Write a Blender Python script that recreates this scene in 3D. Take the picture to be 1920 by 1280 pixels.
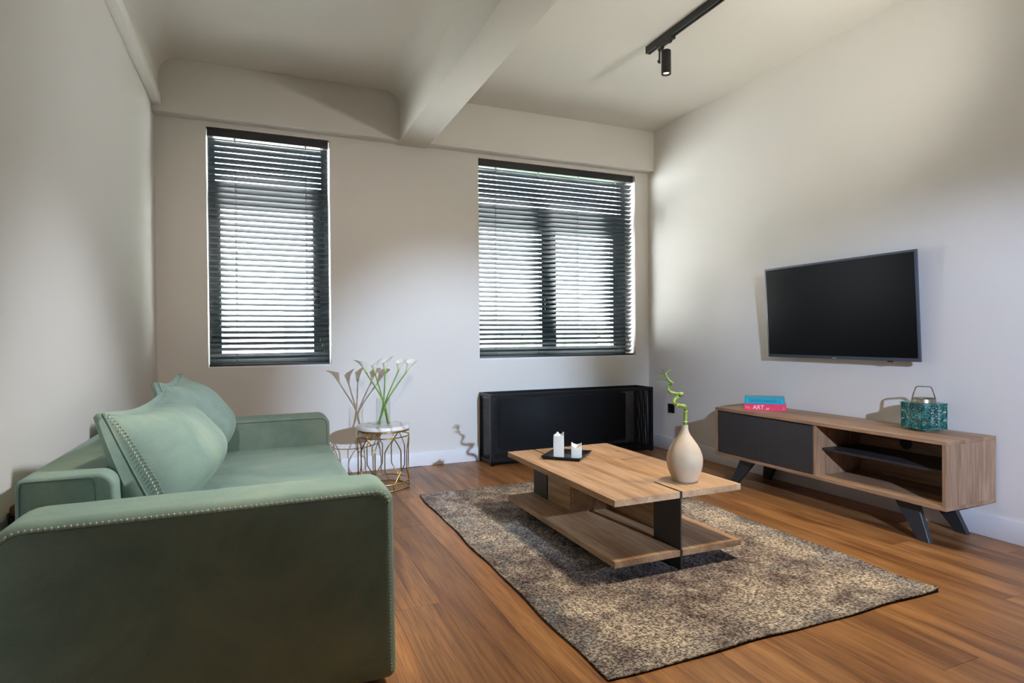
import bpy, bmesh, math, random
from mathutils import Vector, Matrix
random.seed(7)
for _o in list(bpy.data.objects):
    bpy.data.objects.remove(_o, do_unlink=True)
SC = bpy.context.scene
COL = SC.collection
PI = math.pi

# ------------------------------------------------------------------ room measures (metres)
XL, XR, D, ZC = -0.664, 3.530, 4.858, 3.038      # left wall, right wall, window wall, ceiling
YR = -5.2                                         # wall behind the camera
SOF, ZSOF = 0.106, 2.656                          # soffit over the windows

# ------------------------------------------------------------------ camera
def set_camera():
    yaw, pitch, roll = 0.4026, -0.0088, 0.0075
    Rr = Vector((math.cos(yaw), -math.sin(yaw), 0)); Fh = Vector((math.sin(yaw), math.cos(yaw), 0)); Z = Vector((0, 0, 1))
    F = Fh * math.cos(pitch) + Z * math.sin(pitch); U = Z * math.cos(pitch) - Fh * math.sin(pitch)
    r = Rr * math.cos(roll) - U * math.sin(roll); u = Rr * math.sin(roll) + U * math.cos(roll)
    cd = bpy.data.cameras.new('camera'); cd.sensor_width = 36.0; cd.lens = 1114.52 / 1920 * 36.0
    cd.clip_start = 0.05; cd.clip_end = 200
    c = bpy.data.objects.new('camera', cd); COL.objects.link(c)
    M = Matrix((r, u, -F)).transposed().to_4x4(); M.translation = Vector((0, 0, 1.075))
    c.matrix_world = M
    SC.camera = c
set_camera()

# ------------------------------------------------------------------ world, daylight, lamps, exposure
W = bpy.data.worlds.new('sky'); SC.world = W; W.use_nodes = True
_bg = W.node_tree.nodes['Background']; _bg.inputs[0].default_value = (0.955, 0.952, 1.0, 1); _bg.inputs[1].default_value = 40.0

def spot(name, loc, aim, power, color, cone, blend=0.6, radius=0.03):
    ld = bpy.data.lights.new(name, 'SPOT'); ld.energy = power; ld.color = color
    ld.spot_size = math.radians(cone); ld.spot_blend = blend; ld.shadow_soft_size = radius
    o = bpy.data.objects.new(name, ld); COL.objects.link(o); o.location = loc
    o.rotation_euler = (Vector(aim) - Vector(loc)).to_track_quat('-Z', 'Y').to_euler()
    return o
# ceiling spots of the room, above or behind the camera's view; the uplight is added
spot('spot_lamp_rear_track', (2.35, -3.6, 2.30), (1.55, 4.8, 0.45), 2350, (0.56, 0.73, 1), 21, 0.8, 0.03)
spot('spot_lamp_rear_left', (-0.22, -2.2, 2.85), (0.40, 4.8, 1.00), 270, (1, 0.86, 0.80), 31, 0.8, 0.03)
spot('spot_lamp_left_bay', (0.30, 2.15, 2.90), (0.02, 2.05, 0.6), 105, (1.0, 0.89, 0.62), 42, 0.9, 0.10)
spot('spot_lamp_media_wall', (0.62, -2.4, 2.35), (3.5, 2.3, 0.70), 1310, (0.58, 0.7, 1), 26, 0.8, 0.03)
spot('spot_lamp_sofa_wash', (2.30, 2.00, 2.86), (-0.22, 2.65, 0.55), 330, (0.84, 0.88, 1), 42, 0.9, 0.16)
spot('spot_lamp_floor_wash', (2.47, 1.95, 2.86), (1.7, 2.3, 0.0), 265, (1, 0.83, 0.58), 80, 0.9, 0.14)
spot('added_fill_uplight', (2.75, 1.15, 2.05), (2.45, 3.3, 3.05), 100, (1, 0.99, 0.91), 110, 1.0, 0.10)  # unseen fill, added to brighten the right bay's ceiling and upper wall
for n_, x0_, x1_, z0_, z1_ in (('daylight_portal_left', -0.34, 0.525, 0.856, 2.62), ('daylight_portal_right', 1.764, 3.379, 0.873, 2.62)):
    ad = bpy.data.lights.new(n_, 'AREA'); ad.shape = 'RECTANGLE'; ad.size = x1_ - x0_; ad.size_y = z1_ - z0_
    ad.cycles.is_portal = True
    ao = bpy.data.objects.new(n_, ad); COL.objects.link(ao)
    ao.location = ((x0_ + x1_) / 2, D + 0.16, (z0_ + z1_) / 2); ao.rotation_euler = (-PI / 2, 0, 0)
SC.view_settings.view_transform = 'Standard'; SC.view_settings.look = 'None'
SC.view_settings.exposure = 0.0; SC.view_settings.gamma = 1.0; SC.view_settings.use_curve_mapping = False

# ------------------------------------------------------------------ materials
def hexc(r, g, b):
    f = lambda v: (v / 255 / 12.92) if v / 255 <= 0.04045 else ((v / 255 + 0.055) / 1.055) ** 2.4
    return (f(r), f(g), f(b), 1)
class NT:
    def __init__(s, name):
        s.m = bpy.data.materials.new(name); s.m.use_nodes = True
        s.t = s.m.node_tree; s.b = s.t.nodes['Principled BSDF']; s.out = s.t.nodes['Material Output']
    def n(s, kind, **kw):
        nd = s.t.nodes.new(kind)
        for k, v in kw.items():
            if k in ('inp',):
                for kk, vv in v.items(): nd.inputs[kk].default_value = vv
            else: setattr(nd, k, v)
        return nd
    def l(s, a, b): s.t.links.new(a, b)
    def coords(s, scale=(1, 1, 1), random_shift=False, out='Object'):
        tc = s.n('ShaderNodeTexCoord'); src = tc.outputs[out]
        if random_shift:
            oi = s.n('ShaderNodeObjectInfo'); vm = s.n('ShaderNodeVectorMath', operation='SCALE')
            cb = s.n('ShaderNodeCombineXYZ'); s.l(oi.outputs['Random'], cb.inputs[0]); s.l(oi.outputs['Random'], cb.inputs[1]); s.l(oi.outputs['Random'], cb.inputs[2])
            s.l(cb.outputs[0], vm.inputs[0]); vm.inputs['Scale'].default_value = 37.0
            ad = s.n('ShaderNodeVectorMath', operation='ADD'); s.l(src, ad.inputs[0]); s.l(vm.outputs[0], ad.inputs[1]); src = ad.outputs[0]
        mp = s.n('ShaderNodeMapping'); mp.inputs['Scale'].default_value = scale; s.l(src, mp.inputs[0])
        return mp.outputs[0]
    def noise(s, vec, scale, detail=4, rough=0.55, dist=0.0):
        nd = s.n('ShaderNodeTexNoise'); nd.inputs['Scale'].default_value = scale; nd.inputs['Detail'].default_value = detail
        nd.inputs['Roughness'].default_value = rough; nd.inputs['Distortion'].default_value = dist; s.l(vec, nd.inputs['Vector']); return nd.outputs['Fac']
    def ramp(s, fac, stops):
        r = s.n('ShaderNodeValToRGB'); e = r.color_ramp.elements
        e[0].position, e[0].color = stops[0]; e[1].position, e[1].color = stops[-1]
        for p, c in stops[1:-1]:
            q = e.new(p); q.color = c
        s.l(fac, r.inputs[0]); return r.outputs[0]
    def mix(s, fac, a, b, mode='MIX'):
        m = s.n('ShaderNodeMix', data_type='RGBA', blend_type=mode)
        if isinstance(fac, (int, float)): m.inputs[0].default_value = fac
        else: s.l(fac, m.inputs[0])
        for i, v in ((6, a), (7, b)):
            if isinstance(v, tuple): m.inputs[i].default_value = v
            else: s.l(v, m.inputs[i])
        return m.outputs[2]
    def bump(s, h, strength, dist=0.002):
        b = s.n('ShaderNodeBump'); b.inputs['Strength'].default_value = strength; b.inputs['Distance'].default_value = dist
        s.l(h, b.inputs['Height']); s.l(b.outputs[0], s.b.inputs['Normal'])
    def set(s, **kw):
        for k, v in kw.items():
            s.b.inputs[k.replace('_', ' ')].default_value = v
        return s

MAT = {}
def plain(name, col, rough=0.5, metal=0.0, spec=0.5, vary=0.06, scale=12.0, bump=0.0, bscale=200.0, sheen=0.0):
    t = NT(name); v = t.coords()
    n = t.noise(v, scale, 3)
    d = tuple(max(0, c * (1 - vary)) for c in col[:3]) + (1,); u = tuple(min(1, c * (1 + vary)) for c in col[:3]) + (1,)
    t.l(t.ramp(n, [(0.3, d), (0.7, u)]), t.b.inputs['Base Color'])
    t.b.inputs['Roughness'].default_value = rough; t.b.inputs['Metallic'].default_value = metal; t.b.inputs['Specular IOR Level'].default_value = spec
    if sheen: t.b.inputs['Sheen Weight'].default_value = sheen
    if bump: t.bump(t.noise(v, bscale, 2), bump)
    MAT[name] = t.m; return t.m

def wood(name, cols, axis=1, fine=1.0, rough=0.5, rnd=False, knots=True, tint=0.0):
    """cols: dark, mid, light; axis: the grain's direction"""
    t = NT(name)
    st = [26.0, 26.0, 26.0]; st[axis] = 1.3
    v = t.coords(tuple(st), rnd)
    st2 = [170.0, 170.0, 170.0]; st2[axis] = 5.0
    v2 = t.coords(tuple(st2), rnd)
    st3 = [5.0, 5.0, 5.0]; st3[axis] = 1.0
    v3 = t.coords(tuple(st3), rnd)
    a = t.noise(v, 0.55 * fine, 5, 0.6, 0.9); b = t.noise(v2, 1.0 * fine, 3, 0.6); c = t.noise(v3, 1.0, 2, 0.5, 0.4)
    # cathedral figure: rings of a distorted distance field
    w = t.n('ShaderNodeMath', operation='MULTIPLY_ADD'); t.l(c, w.inputs[0]); w.inputs[1].default_value = 16.0; w.inputs[2].default_value = 0.0
    sn = t.n('ShaderNodeMath', operation='SINE'); t.l(w.outputs[0], sn.inputs[0])
    s2 = t.n('ShaderNodeMath', operation='MULTIPLY_ADD'); t.l(sn.outputs[0], s2.inputs[0]); s2.inputs[1].default_value = 0.10; s2.inputs[2].default_value = 0.0
    f = t.n('ShaderNodeMath', operation='ADD'); t.l(a, f.inputs[0]); t.l(s2.outputs[0], f.inputs[1])
    base = t.ramp(f.outputs[0], [(0.28, cols[0]), (0.5, cols[1]), (0.74, cols[2])])
    fi = t.ramp(b, [(0.38, (0.50, 0.45, 0.40, 1)), (0.54, (1, 1, 1, 1)), (0.70, (1.12, 1.10, 1.08, 1))])
    colr = t.mix(0.62, base, fi, 'MULTIPLY')
    if knots:
        vo = t.n('ShaderNodeTexVoronoi'); vo.inputs['Scale'].default_value = 1.0
        sk = [7.0, 7.0, 7.0]; sk[axis] = 2.6
        t.l(t.coords(tuple(sk), rnd), vo.inputs['Vector'])
        km = t.ramp(vo.outputs['Distance'], [(0.03, (0.32, 0.2, 0.13, 1)), (0.10, (1, 1, 1, 1))])
        colr = t.mix(0.8, colr, km, 'MULTIPLY')
    if rnd:
        oi = t.n('ShaderNodeObjectInfo')
        tone = t.ramp(oi.outputs['Random'], [(0.0, (0.74, 0.72, 0.70, 1)), (0.5, (1, 1, 1, 1)), (1.0, (1.18, 1.14, 1.08, 1))])
        colr = t.mix(1.0, colr, tone, 'MULTIPLY')
    t.l(colr, t.b.inputs['Base Color']); t.b.inputs['Roughness'].default_value = rough
    t.bump(b, 0.12, 0.001)
    MAT[name] = t.m; return t.m

plain('wall_paint', hexc(226, 221, 213), 0.85, spec=0.2, vary=0.012, scale=1.5, bump=0.05, bscale=260)
plain('ceiling_paint', hexc(222, 217, 206), 0.9, spec=0.15, vary=0.012, scale=1.5, bump=0.04, bscale=260)
plain('rear_wall_dim', hexc(112, 98, 84), 0.85, spec=0.2, vary=0.012, scale=1.5)  # unseen rear wall, colour darkened to cut bounce light on the sofa
plain('baseboard_paint', hexc(233, 232, 232), 0.45, vary=0.01)
plain('black_metal', hexc(12, 12, 13), 0.55, spec=0.2, vary=0.1, scale=30)
plain('black_frame', hexc(15, 15, 17), 0.35, spec=0.35, vary=0.1, scale=30)
plain('track_black', hexc(24, 24, 24), 0.45, vary=0.05)
plain('slat_metal', hexc(42, 50, 55), 0.30, metal=0.2, vary=0.05)
plain('rail_metal', hexc(26, 27, 30), 0.4, vary=0.05)
plain('window_frame_paint', hexc(24, 52, 54), 0.3, vary=0.05)
plain('cord', hexc(60, 64, 66), 0.7)
plain('cord_tassel', hexc(25, 25, 26), 0.5)
plain('clip_plastic', hexc(200, 205, 205), 0.3)
plain('graphite', hexc(54, 53, 53), 0.42, vary=0.06, scale=40)
plain('leg_metal', hexc(50, 52, 54), 0.4, vary=0.1, scale=40)
plain('tv_bezel', hexc(84, 92, 102), 0.35, metal=0.3, vary=0.03)
plain('tv_back', hexc(24, 24, 26), 0.6)
plain('tv_screen', hexc(8, 9, 11), 0.3, vary=0.02, spec=0.10)
plain('logo_silver', hexc(190, 195, 200), 0.3, metal=0.6)
plain('outlet_black', hexc(20, 20, 22), 0.35)
plain('brass', hexc(196, 162, 98), 0.26, metal=1.0, vary=0.08, scale=40)
plain('tray_black', hexc(24, 24, 26), 0.3, vary=0.08)
plain('ceramic_white', hexc(206, 207, 200), 0.3, vary=0.02)
plain('candle_wax', hexc(240, 236, 214), 0.5)
plain('stoneware', hexc(186, 164, 138), 0.62, vary=0.10, scale=9, bump=0.08, bscale=90)
plain('stitch_thread', hexc(206, 206, 184), 0.8)
plain('seam_thread', hexc(74, 98, 94), 0.9)
plain('sofa_frame_wood', hexc(120, 82, 52), 0.5)
plain('sofa_frame_black', hexc(18, 18, 18), 0.6)
plain('book_teal', hexc(22, 168, 190), 0.35, vary=0.08, scale=30)
plain('book_pink', hexc(240, 66, 100), 0.35, vary=0.05, scale=30)
plain('book_pages', hexc(226, 220, 206), 0.8, vary=0.05, scale=400)
plain('book_ink_teal', hexc(12, 96, 140), 0.5)
plain('book_ink_white', hexc(250, 246, 244), 0.5)
plain('book_ink_pink', hexc(255, 176, 190), 0.5)
plain('book_ink_pale', hexc(130, 222, 236), 0.5)
plain('lantern_rim', hexc(150, 138, 118), 0.38, metal=0.8, vary=0.35, scale=60)
plain('lily_stem', hexc(120, 160, 62), 0.45, vary=0.15, scale=30)
plain('lily_spadix', hexc(228, 196, 70), 0.6)
plain('bamboo_leaf', hexc(120, 170, 50), 0.45, vary=0.2, scale=60)
plain('bamboo_node', hexc(216, 220, 150), 0.5)
plain('rug_underside', hexc(56, 52, 50), 0.95)
plain('radiator_enamel', hexc(20, 20, 21), 0.5)
plain('cable_grommet', hexc(16, 17, 19), 0.5)
plain('facade_plaster', hexc(232, 226, 214), 0.9, vary=0.05, scale=1.0)
plain('facade_grey', hexc(176, 176, 172), 0.9, vary=0.05, scale=1.0)
plain('facade_glass', hexc(104, 122, 136), 0.2)
plain('facade_frame', hexc(90, 94, 98), 0.5)
plain('tree_leaf', hexc(74, 112, 52), 0.6, vary=0.3, scale=3)
plain('tree_bark', hexc(82, 66, 52), 0.9)
plain('street_pale_bounce', hexc(200, 198, 194), 0.9)  # ground colour lightened to reflect more daylight up to the ceiling
OAK = (hexc(130, 99, 74), hexc(160, 127, 98), hexc(180, 148, 117))
wood('oak_x', OAK, 0); wood('oak_y', OAK, 1); wood('oak_z', OAK, 2)
OAKT = (hexc(146, 108, 76), hexc(180, 142, 106), hexc(200, 164, 128))
wood('oak_table_y', OAKT, 1); wood('oak_table_x', OAKT, 0)
FLO = (hexc(108, 70, 38), hexc(154, 107, 64), hexc(180, 132, 84))
wood('floor_oak', FLO, 1, rough=0.38, rnd=True, knots=False)
plain('floor_base_dark', hexc(48, 34, 24), 0.9)

def fabric():
    t = NT('sofa_velvet'); v = t.coords()
    big = t.noise(v, 3.2, 4, 0.6, 0.6); weave = t.noise(t.coords((1, 1, 1)), 900, 2)
    st = t.noise(t.coords((60, 8, 60)), 4.0, 3)
    c = t.ramp(big, [(0.28, hexc(124, 150, 144)), (0.52, hexc(143, 165, 153)), (0.75, hexc(160, 178, 160))])
    c = t.mix(0.25, c, t.ramp(st, [(0.35, (0.8, 0.8, 0.8, 1)), (0.65, (1.08, 1.08, 1.08, 1))]), 'MULTIPLY')
    c = t.mix(0.25, c, t.ramp(weave, [(0.35, (0.7, 0.7, 0.7, 1)), (0.65, (1.1, 1.1, 1.1, 1))]), 'MULTIPLY')
    t.l(c, t.b.inputs['Base Color']); t.set(Roughness=0.85, Sheen_Weight=0.18, Sheen_Roughness=0.4)
    t.b.inputs['Specular IOR Level'].default_value = 0.15
    t.b.inputs['Sheen Tint'].default_value = hexc(190, 210, 196)
    t.bump(weave, 0.25, 0.0008); MAT['sofa_velvet'] = t.m
fabric()

def rug_mat():
    t = NT('rug_pile'); v = t.coords()
    big = t.noise(v, 2.3, 5, 0.62, 0.8); mid = t.noise(t.coords((1, 1, 1)), 9.0, 4, 0.65, 0.5)
    fine = t.noise(t.coords((150, 60, 100)), 1.0, 3, 0.7); fine2 = t.noise(t.coords((60, 170, 100)), 1.0, 2, 0.7)
    bl = t.noise(t.coords((1, 1, 1)), 3.4, 3, 0.5, 0.4)
    sm = t.n('ShaderNodeMath', operation='ADD'); t.l(big, sm.inputs[0]); t.l(mid, sm.inputs[1])
    sm2 = t.n('ShaderNodeMath', operation='MULTIPLY'); t.l(sm.outputs[0], sm2.inputs[0]); sm2.inputs[1].default_value = 0.5
    c = t.ramp(sm2.outputs[0], [(0.38, hexc(124, 113, 114)), (0.46, hexc(166, 156, 154)), (0.54, hexc(202, 193, 186)), (0.64, hexc(228, 219, 208))])
    c = t.mix(t.ramp(bl, [(0.56, (0, 0, 0, 1)), (0.70, (0.55, 0.55, 0.55, 1))]), c, hexc(120, 130, 144))
    # faint border lines of the worn pattern
    ff = t.n('ShaderNodeMath', operation='MULTIPLY'); t.l(fine, ff.inputs[0]); t.l(fine2, ff.inputs[1])
    sp = t.ramp(ff.outputs[0], [(0.20, (0.13, 0.12, 0.12, 1)), (0.265, (0.80, 0.79, 0.78, 1)), (0.33, (1.25, 1.24, 1.22, 1))])
    c = t.mix(0.92, c, sp, 'MULTIPLY')
    for scl in ((260, 7, 100), (7, 260, 100)):
        sk = t.noise(t.coords(scl), 1.0, 3, 0.65)
        c = t.mix(0.5, c, t.ramp(sk, [(0.36, (0.55, 0.54, 0.54, 1)), (0.5, (1, 1, 1, 1)), (0.66, (1.22, 1.2, 1.18, 1))]), 'MULTIPLY')
    # worn border: pale band inside a darker selvage, browner field
    tcb = t.n('ShaderNodeTexCoord'); sxy = t.n('ShaderNodeSeparateXYZ'); t.l(tcb.outputs['Object'], sxy.inputs[0]); ds = []
    for k, hh in ((0, 0.80), (1, 1.18)):
        ab = t.n('ShaderNodeMath', operation='ABSOLUTE'); t.l(sxy.outputs[k], ab.inputs[0])
        sb_ = t.n('ShaderNodeMath', operation='SUBTRACT'); sb_.inputs[0].default_value = hh; t.l(ab.outputs[0], sb_.inputs[1]); ds.append(sb_.outputs[0])
    mn = t.n('ShaderNodeMath', operation='MINIMUM'); t.l(ds[0], mn.inputs[0]); t.l(ds[1], mn.inputs[1])
    wv = t.n('ShaderNodeMath', operation='MULTIPLY_ADD'); t.l(big, wv.inputs[0]); wv.inputs[1].default_value = 0.30; t.l(mn.outputs[0], wv.inputs[2])
    wv2 = t.n('ShaderNodeMath', operation='SUBTRACT'); t.l(wv.outputs[0], wv2.inputs[0]); wv2.inputs[1].default_value = 0.15
    bd = t.ramp(wv2.outputs[0], [(0.0, (0.80, 0.82, 0.86, 1)), (0.07, (0.95, 0.96, 0.98, 1)), (0.16, (1.12, 1.10, 1.06, 1)), (0.32, (1.06, 1.03, 0.98, 1)), (0.55, (0.76, 0.72, 0.72, 1)), (0.8, (0.82, 0.78, 0.76, 1))])
    c = t.mix(1.0, c, bd, 'MULTIPLY')
    t.l(c, t.b.inputs['Base Color']); t.set(Roughness=0.95); t.b.inputs['Specular IOR Level'].default_value = 0.1
    t.bump(ff.outputs[0], 0.7, 0.004); MAT['rug_pile'] = t.m
rug_mat()

def marble():
    t = NT('marble_top'); v = t.coords()
    w = t.n('ShaderNodeTexWave', wave_type='BANDS'); w.inputs['Scale'].default_value = 3.0; w.inputs['Distortion'].default_value = 12.0
    w.inputs['Detail'].default_value = 4; w.inputs['Detail Scale'].default_value = 1.2; t.l(v, w.inputs['Vector'])
    t.l(t.ramp(w.outputs['Fac'], [(0.0, hexc(196, 190, 184)), (0.12, hexc(224, 220, 216)), (0.4, hexc(238, 236, 234))]), t.b.inputs['Base Color'])
    t.set(Roughness=0.22); MAT['marble_top'] = t.m
marble()

def teal_glaze():
    t = NT('lantern_glaze'); v = t.coords()
    t.l(t.ramp(t.noise(v, 26, 3), [(0.3, hexc(18, 74, 70)), (0.5, hexc(34, 122, 116)), (0.72, hexc(104, 176, 160))]), t.b.inputs['Base Color'])  # mottled glaze, its pale tones lightened to paint in highlights
    t.set(Roughness=0.16, Metallic=0.25); MAT['lantern_glaze'] = t.m
teal_glaze()

def bloom_mat():
    t = NT('lily_bloom'); tc = t.n('ShaderNodeTexCoord'); sx = t.n('ShaderNodeSeparateXYZ'); t.l(tc.outputs['Generated'], sx.inputs[0])
    t.l(t.ramp(sx.outputs[2], [(0.0, hexc(150, 190, 60)), (0.28, hexc(226, 230, 176)), (0.55, hexc(244, 242, 228)), (1.0, hexc(246, 240, 228))]), t.b.inputs['Base Color'])
    t.set(Roughness=0.5); t.b.inputs['Subsurface Weight'].default_value = 0.15; t.b.inputs['Subsurface Radius'].default_value = (0.01, 0.01, 0.008)
    MAT['lily_bloom'] = t.m
bloom_mat()

def bamboo_mat():
    t = NT('bamboo_stem'); v = t.coords()
    t.l(t.ramp(t.noise(v, 22, 2), [(0.3, hexc(84, 124, 44)), (0.5, hexc(128, 152, 54)), (0.72, hexc(168, 172, 80))]), t.b.inputs['Base Color'])
    t.set(Roughness=0.35); MAT['bamboo_stem'] = t.m
bamboo_mat()

def thin_glass(name, tint, gloss):
    t = NT(name); t.t.nodes.remove(t.b)
    tr = t.n('ShaderNodeBsdfTransparent'); tr.inputs[0].default_value = tint
    gl = t.n('ShaderNodeBsdfGlossy'); gl.inputs['Roughness'].default_value = 0.02
    fr = t.n('ShaderNodeLayerWeight'); fr.inputs[0].default_value = 0.5
    pw_ = t.n('ShaderNodeMath', operation='POWER'); t.l(fr.outputs['Facing'], pw_.inputs[0]); pw_.inputs[1].default_value = 4.0
    mu = t.n('ShaderNodeMath', operation='MULTIPLY_ADD'); t.l(pw_.outputs[0], mu.inputs[0]); mu.inputs[1].default_value = gloss * 0.9; mu.inputs[2].default_value = 0.035
    mx = t.n('ShaderNodeMixShader'); t.l(mu.outputs[0], mx.inputs[0]); t.l(tr.outputs[0], mx.inputs[1]); t.l(gl.outputs[0], mx.inputs[2])
    t.l(mx.outputs[0], t.out.inputs[0]); MAT[name] = t.m
thin_glass('window_glass', (0.93, 0.97, 0.97, 1), 1.0)
thin_glass('vase_glass', (0.985, 0.99, 0.985, 1), 0.55)

def emit(name, col, strength):
    t = NT(name); t.set(Base_Color=(1, 1, 1, 1)); t.b.inputs['Emission Color'].default_value = col; t.b.inputs['Emission Strength'].default_value = strength
    MAT[name] = t.m
emit('lamp_glow', (1.0, 0.74, 0.48, 1), 3.0)

# ------------------------------------------------------------------ object helpers
def tag(o, label=None, cat=None, group=None, kind=None):
    if label: o['label'] = label
    if cat: o['category'] = cat
    if group: o['group'] = group
    if kind: o['kind'] = kind
    return o
def thing(name, loc, rz, label, cat, group=None):
    o = bpy.data.objects.new(name, None); COL.objects.link(o); o.location = loc; o.rotation_euler = (0, 0, rz)
    o.empty_display_size = 0.1
    return tag(o, label, cat, group)
def structure(name, loc=(0, 0, 0), label=None):
    o = bpy.data.objects.new(name, None); COL.objects.link(o); o.location = loc; o.empty_display_size = 0.1
    return tag(o, label, kind='structure')
def link_mesh(name, me, mat, parent=None):
    o = bpy.data.objects.new(name, me); COL.objects.link(o)
    if mat is not None and not me.materials: me.materials.append(MAT[mat])
    if parent is not None: o.parent = parent
    return o
def from_bm(name, bm, mat, parent=None, smooth=False, origin=None, angle=None):
    """origin: shift the mesh so that the object's own origin sits there"""
    if origin is not None:
        bmesh.ops.translate(bm, vec=-Vector(origin), verts=bm.verts)
    bmesh.ops.recalc_face_normals(bm, faces=bm.faces)
    me = bpy.data.meshes.new(name); bm.to_mesh(me); bm.free()
    if smooth:
        for p in me.polygons: p.use_smooth = True
        if angle: 
            me.set_sharp_from_angle(angle=math.radians(angle))
    o = link_mesh(name, me, mat, parent)
    if origin is not None: o.location = origin
    return o
def bm_box(bm, x0, x1, y0, y1, z0, z1, bev=0.0, seg=1):
    vs = [bm.verts.new((x, y, z)) for x in (x0, x1) for y in (y0, y1) for z in (z0, z1)]
    fs = [bm.faces.new([vs[i] for i in q]) for q in ((0, 1, 3, 2), (4, 6, 7, 5), (0, 4, 5, 1), (2, 3, 7, 6), (0, 2, 6, 4), (1, 5, 7, 3))]
    if bev > 0:
        es = list({e for f in fs for e in f.edges})
        bmesh.ops.bevel(bm, geom=es, offset=bev, segments=seg, affect='EDGES', profile=0.5)
    return bm
def box(name, r, mat, parent=None, bev=0.0, seg=1, base=(0, 0, 0), smooth=False):
    """r in world numbers; base = the parent's location"""
    bm = bmesh.new(); b = base
    bm_box(bm, r[0] - b[0], r[1] - b[0], r[2] - b[1], r[3] - b[1], r[4] - b[2], r[5] - b[2], bev, seg)
    c = ((r[0] + r[1]) / 2 - b[0], (r[2] + r[3]) / 2 - b[1], (r[4] + r[5]) / 2 - b[2])
    return from_bm(name, bm, mat, parent, smooth=bev > 0 and seg > 1, origin=c, angle=40)
def bm_tube(bm, pts, rad, n=8, closed=False, caps=True):
    pts = [Vector(p) for p in pts]; N = len(pts)
    rads = rad if isinstance(rad, (list, tuple)) else [rad] * N
    rings = []; prev = None
    for i, p in enumerate(pts):
        if closed: t = pts[(i + 1) % N] - pts[i - 1]
        else: t = pts[min(i + 1, N - 1)] - pts[max(i - 1, 0)]
        t.normalize()
        if prev is None:
            a = Vector((0, 0, 1)) if abs(t.z) < 0.9 else Vector((1, 0, 0))
            u = t.cross(a).normalized()
        else:
            u = (prev - t * prev.dot(t)).normalized()
        prev = u; w = t.cross(u)
        rings.append([bm.verts.new(p + (u * math.cos(2 * PI * k / n) + w * math.sin(2 * PI * k / n)) * rads[i]) for k in range(n)])
    M = N if closed else N - 1
    for i in range(M):
        A, B = rings[i], rings[(i + 1) % N]
        off = 0
        if closed and i == N - 1:
            off = min(range(n), key=lambda s: (A[0].co - B[s].co).length)
        for k in range(n):
            bm.faces.new((A[k], A[(k + 1) % n], B[(k + 1 + off) % n], B[(k + off) % n]))
    if caps and not closed:
        bm.faces.new(rings[0][::-1]); bm.faces.new(rings[-1])
    return bm
def tube(name, pts, rad, mat, parent=None, n=8, closed=False, smooth=True):
    bm = bmesh.new(); bm_tube(bm, pts, rad, n, closed)
    return from_bm(name, bm, mat, parent, smooth)
def bm_lathe(bm, prof, n=32, cx=0.0, cy=0.0, wob=None):
    rings = []
    for r, z in prof:
        if r < 1e-6: rings.append([bm.verts.new((cx, cy, z))])
        else: rings.append([bm.verts.new((cx + r * math.cos(2 * PI * k / n), cy + r * math.sin(2 * PI * k / n), z)) for k in range(n)])
    for A, B in zip(rings, rings[1:]):
        for k in range(n):
            a = [A[0]] if len(A) == 1 else [A[k], A[(k + 1) % n]]
            b = [B[0]] if len(B) == 1 else [B[(k + 1) % n], B[k]]
            if len(a) + len(b) > 2: bm.faces.new(a + b)
    return bm
def lathe(name, prof, mat, parent=None, n=32, smooth=True, angle=35, cx=0, cy=0):
    bm = bmesh.new(); bm_lathe(bm, prof, n, cx, cy)
    return from_bm(name, bm, mat, parent, smooth, angle=angle)
def smooth_path(ctrl, per=6):
    P = [Vector(c) for c in ctrl]; P = [P[0] * 2 - P[1]] + P + [P[-1] * 2 - P[-2]]; out = []
    for i in range(1, len(P) - 2):
        for k in range(per):
            t = k / per; p0, p1, p2, p3 = P[i - 1], P[i], P[i + 1], P[i + 2]
            out.append(0.5 * ((2 * p1) + (p2 - p0) * t + (2 * p0 - 5 * p1 + 4 * p2 - p3) * t * t + (3 * p1 - p0 - 3 * p2 + p3) * t ** 3))
    out.append(P[-2]); return out
def lettering(name, text, size, mat, parent, loc, rot, extrude=0.0004, sx=1.0, label=None):
    cu = bpy.data.curves.new(name, 'FONT'); cu.body = text; cu.size = size; cu.extrude = extrude; cu.align_x = 'LEFT'
    tmp = bpy.data.objects.new(name + '_tmp', cu); COL.objects.link(tmp)
    bpy.context.view_layer.update()
    me = bpy.data.meshes.new_from_object(tmp.evaluated_get(bpy.context.evaluated_depsgraph_get()))
    bpy.data.objects.remove(tmp, do_unlink=True)
    for v in me.vertices: v.co.x *= sx
    me.materials.clear()
    o = link_mesh(name, me, mat, parent); o.location = loc; o.rotation_euler = rot
    if label: o['label'] = label
    return o

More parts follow.
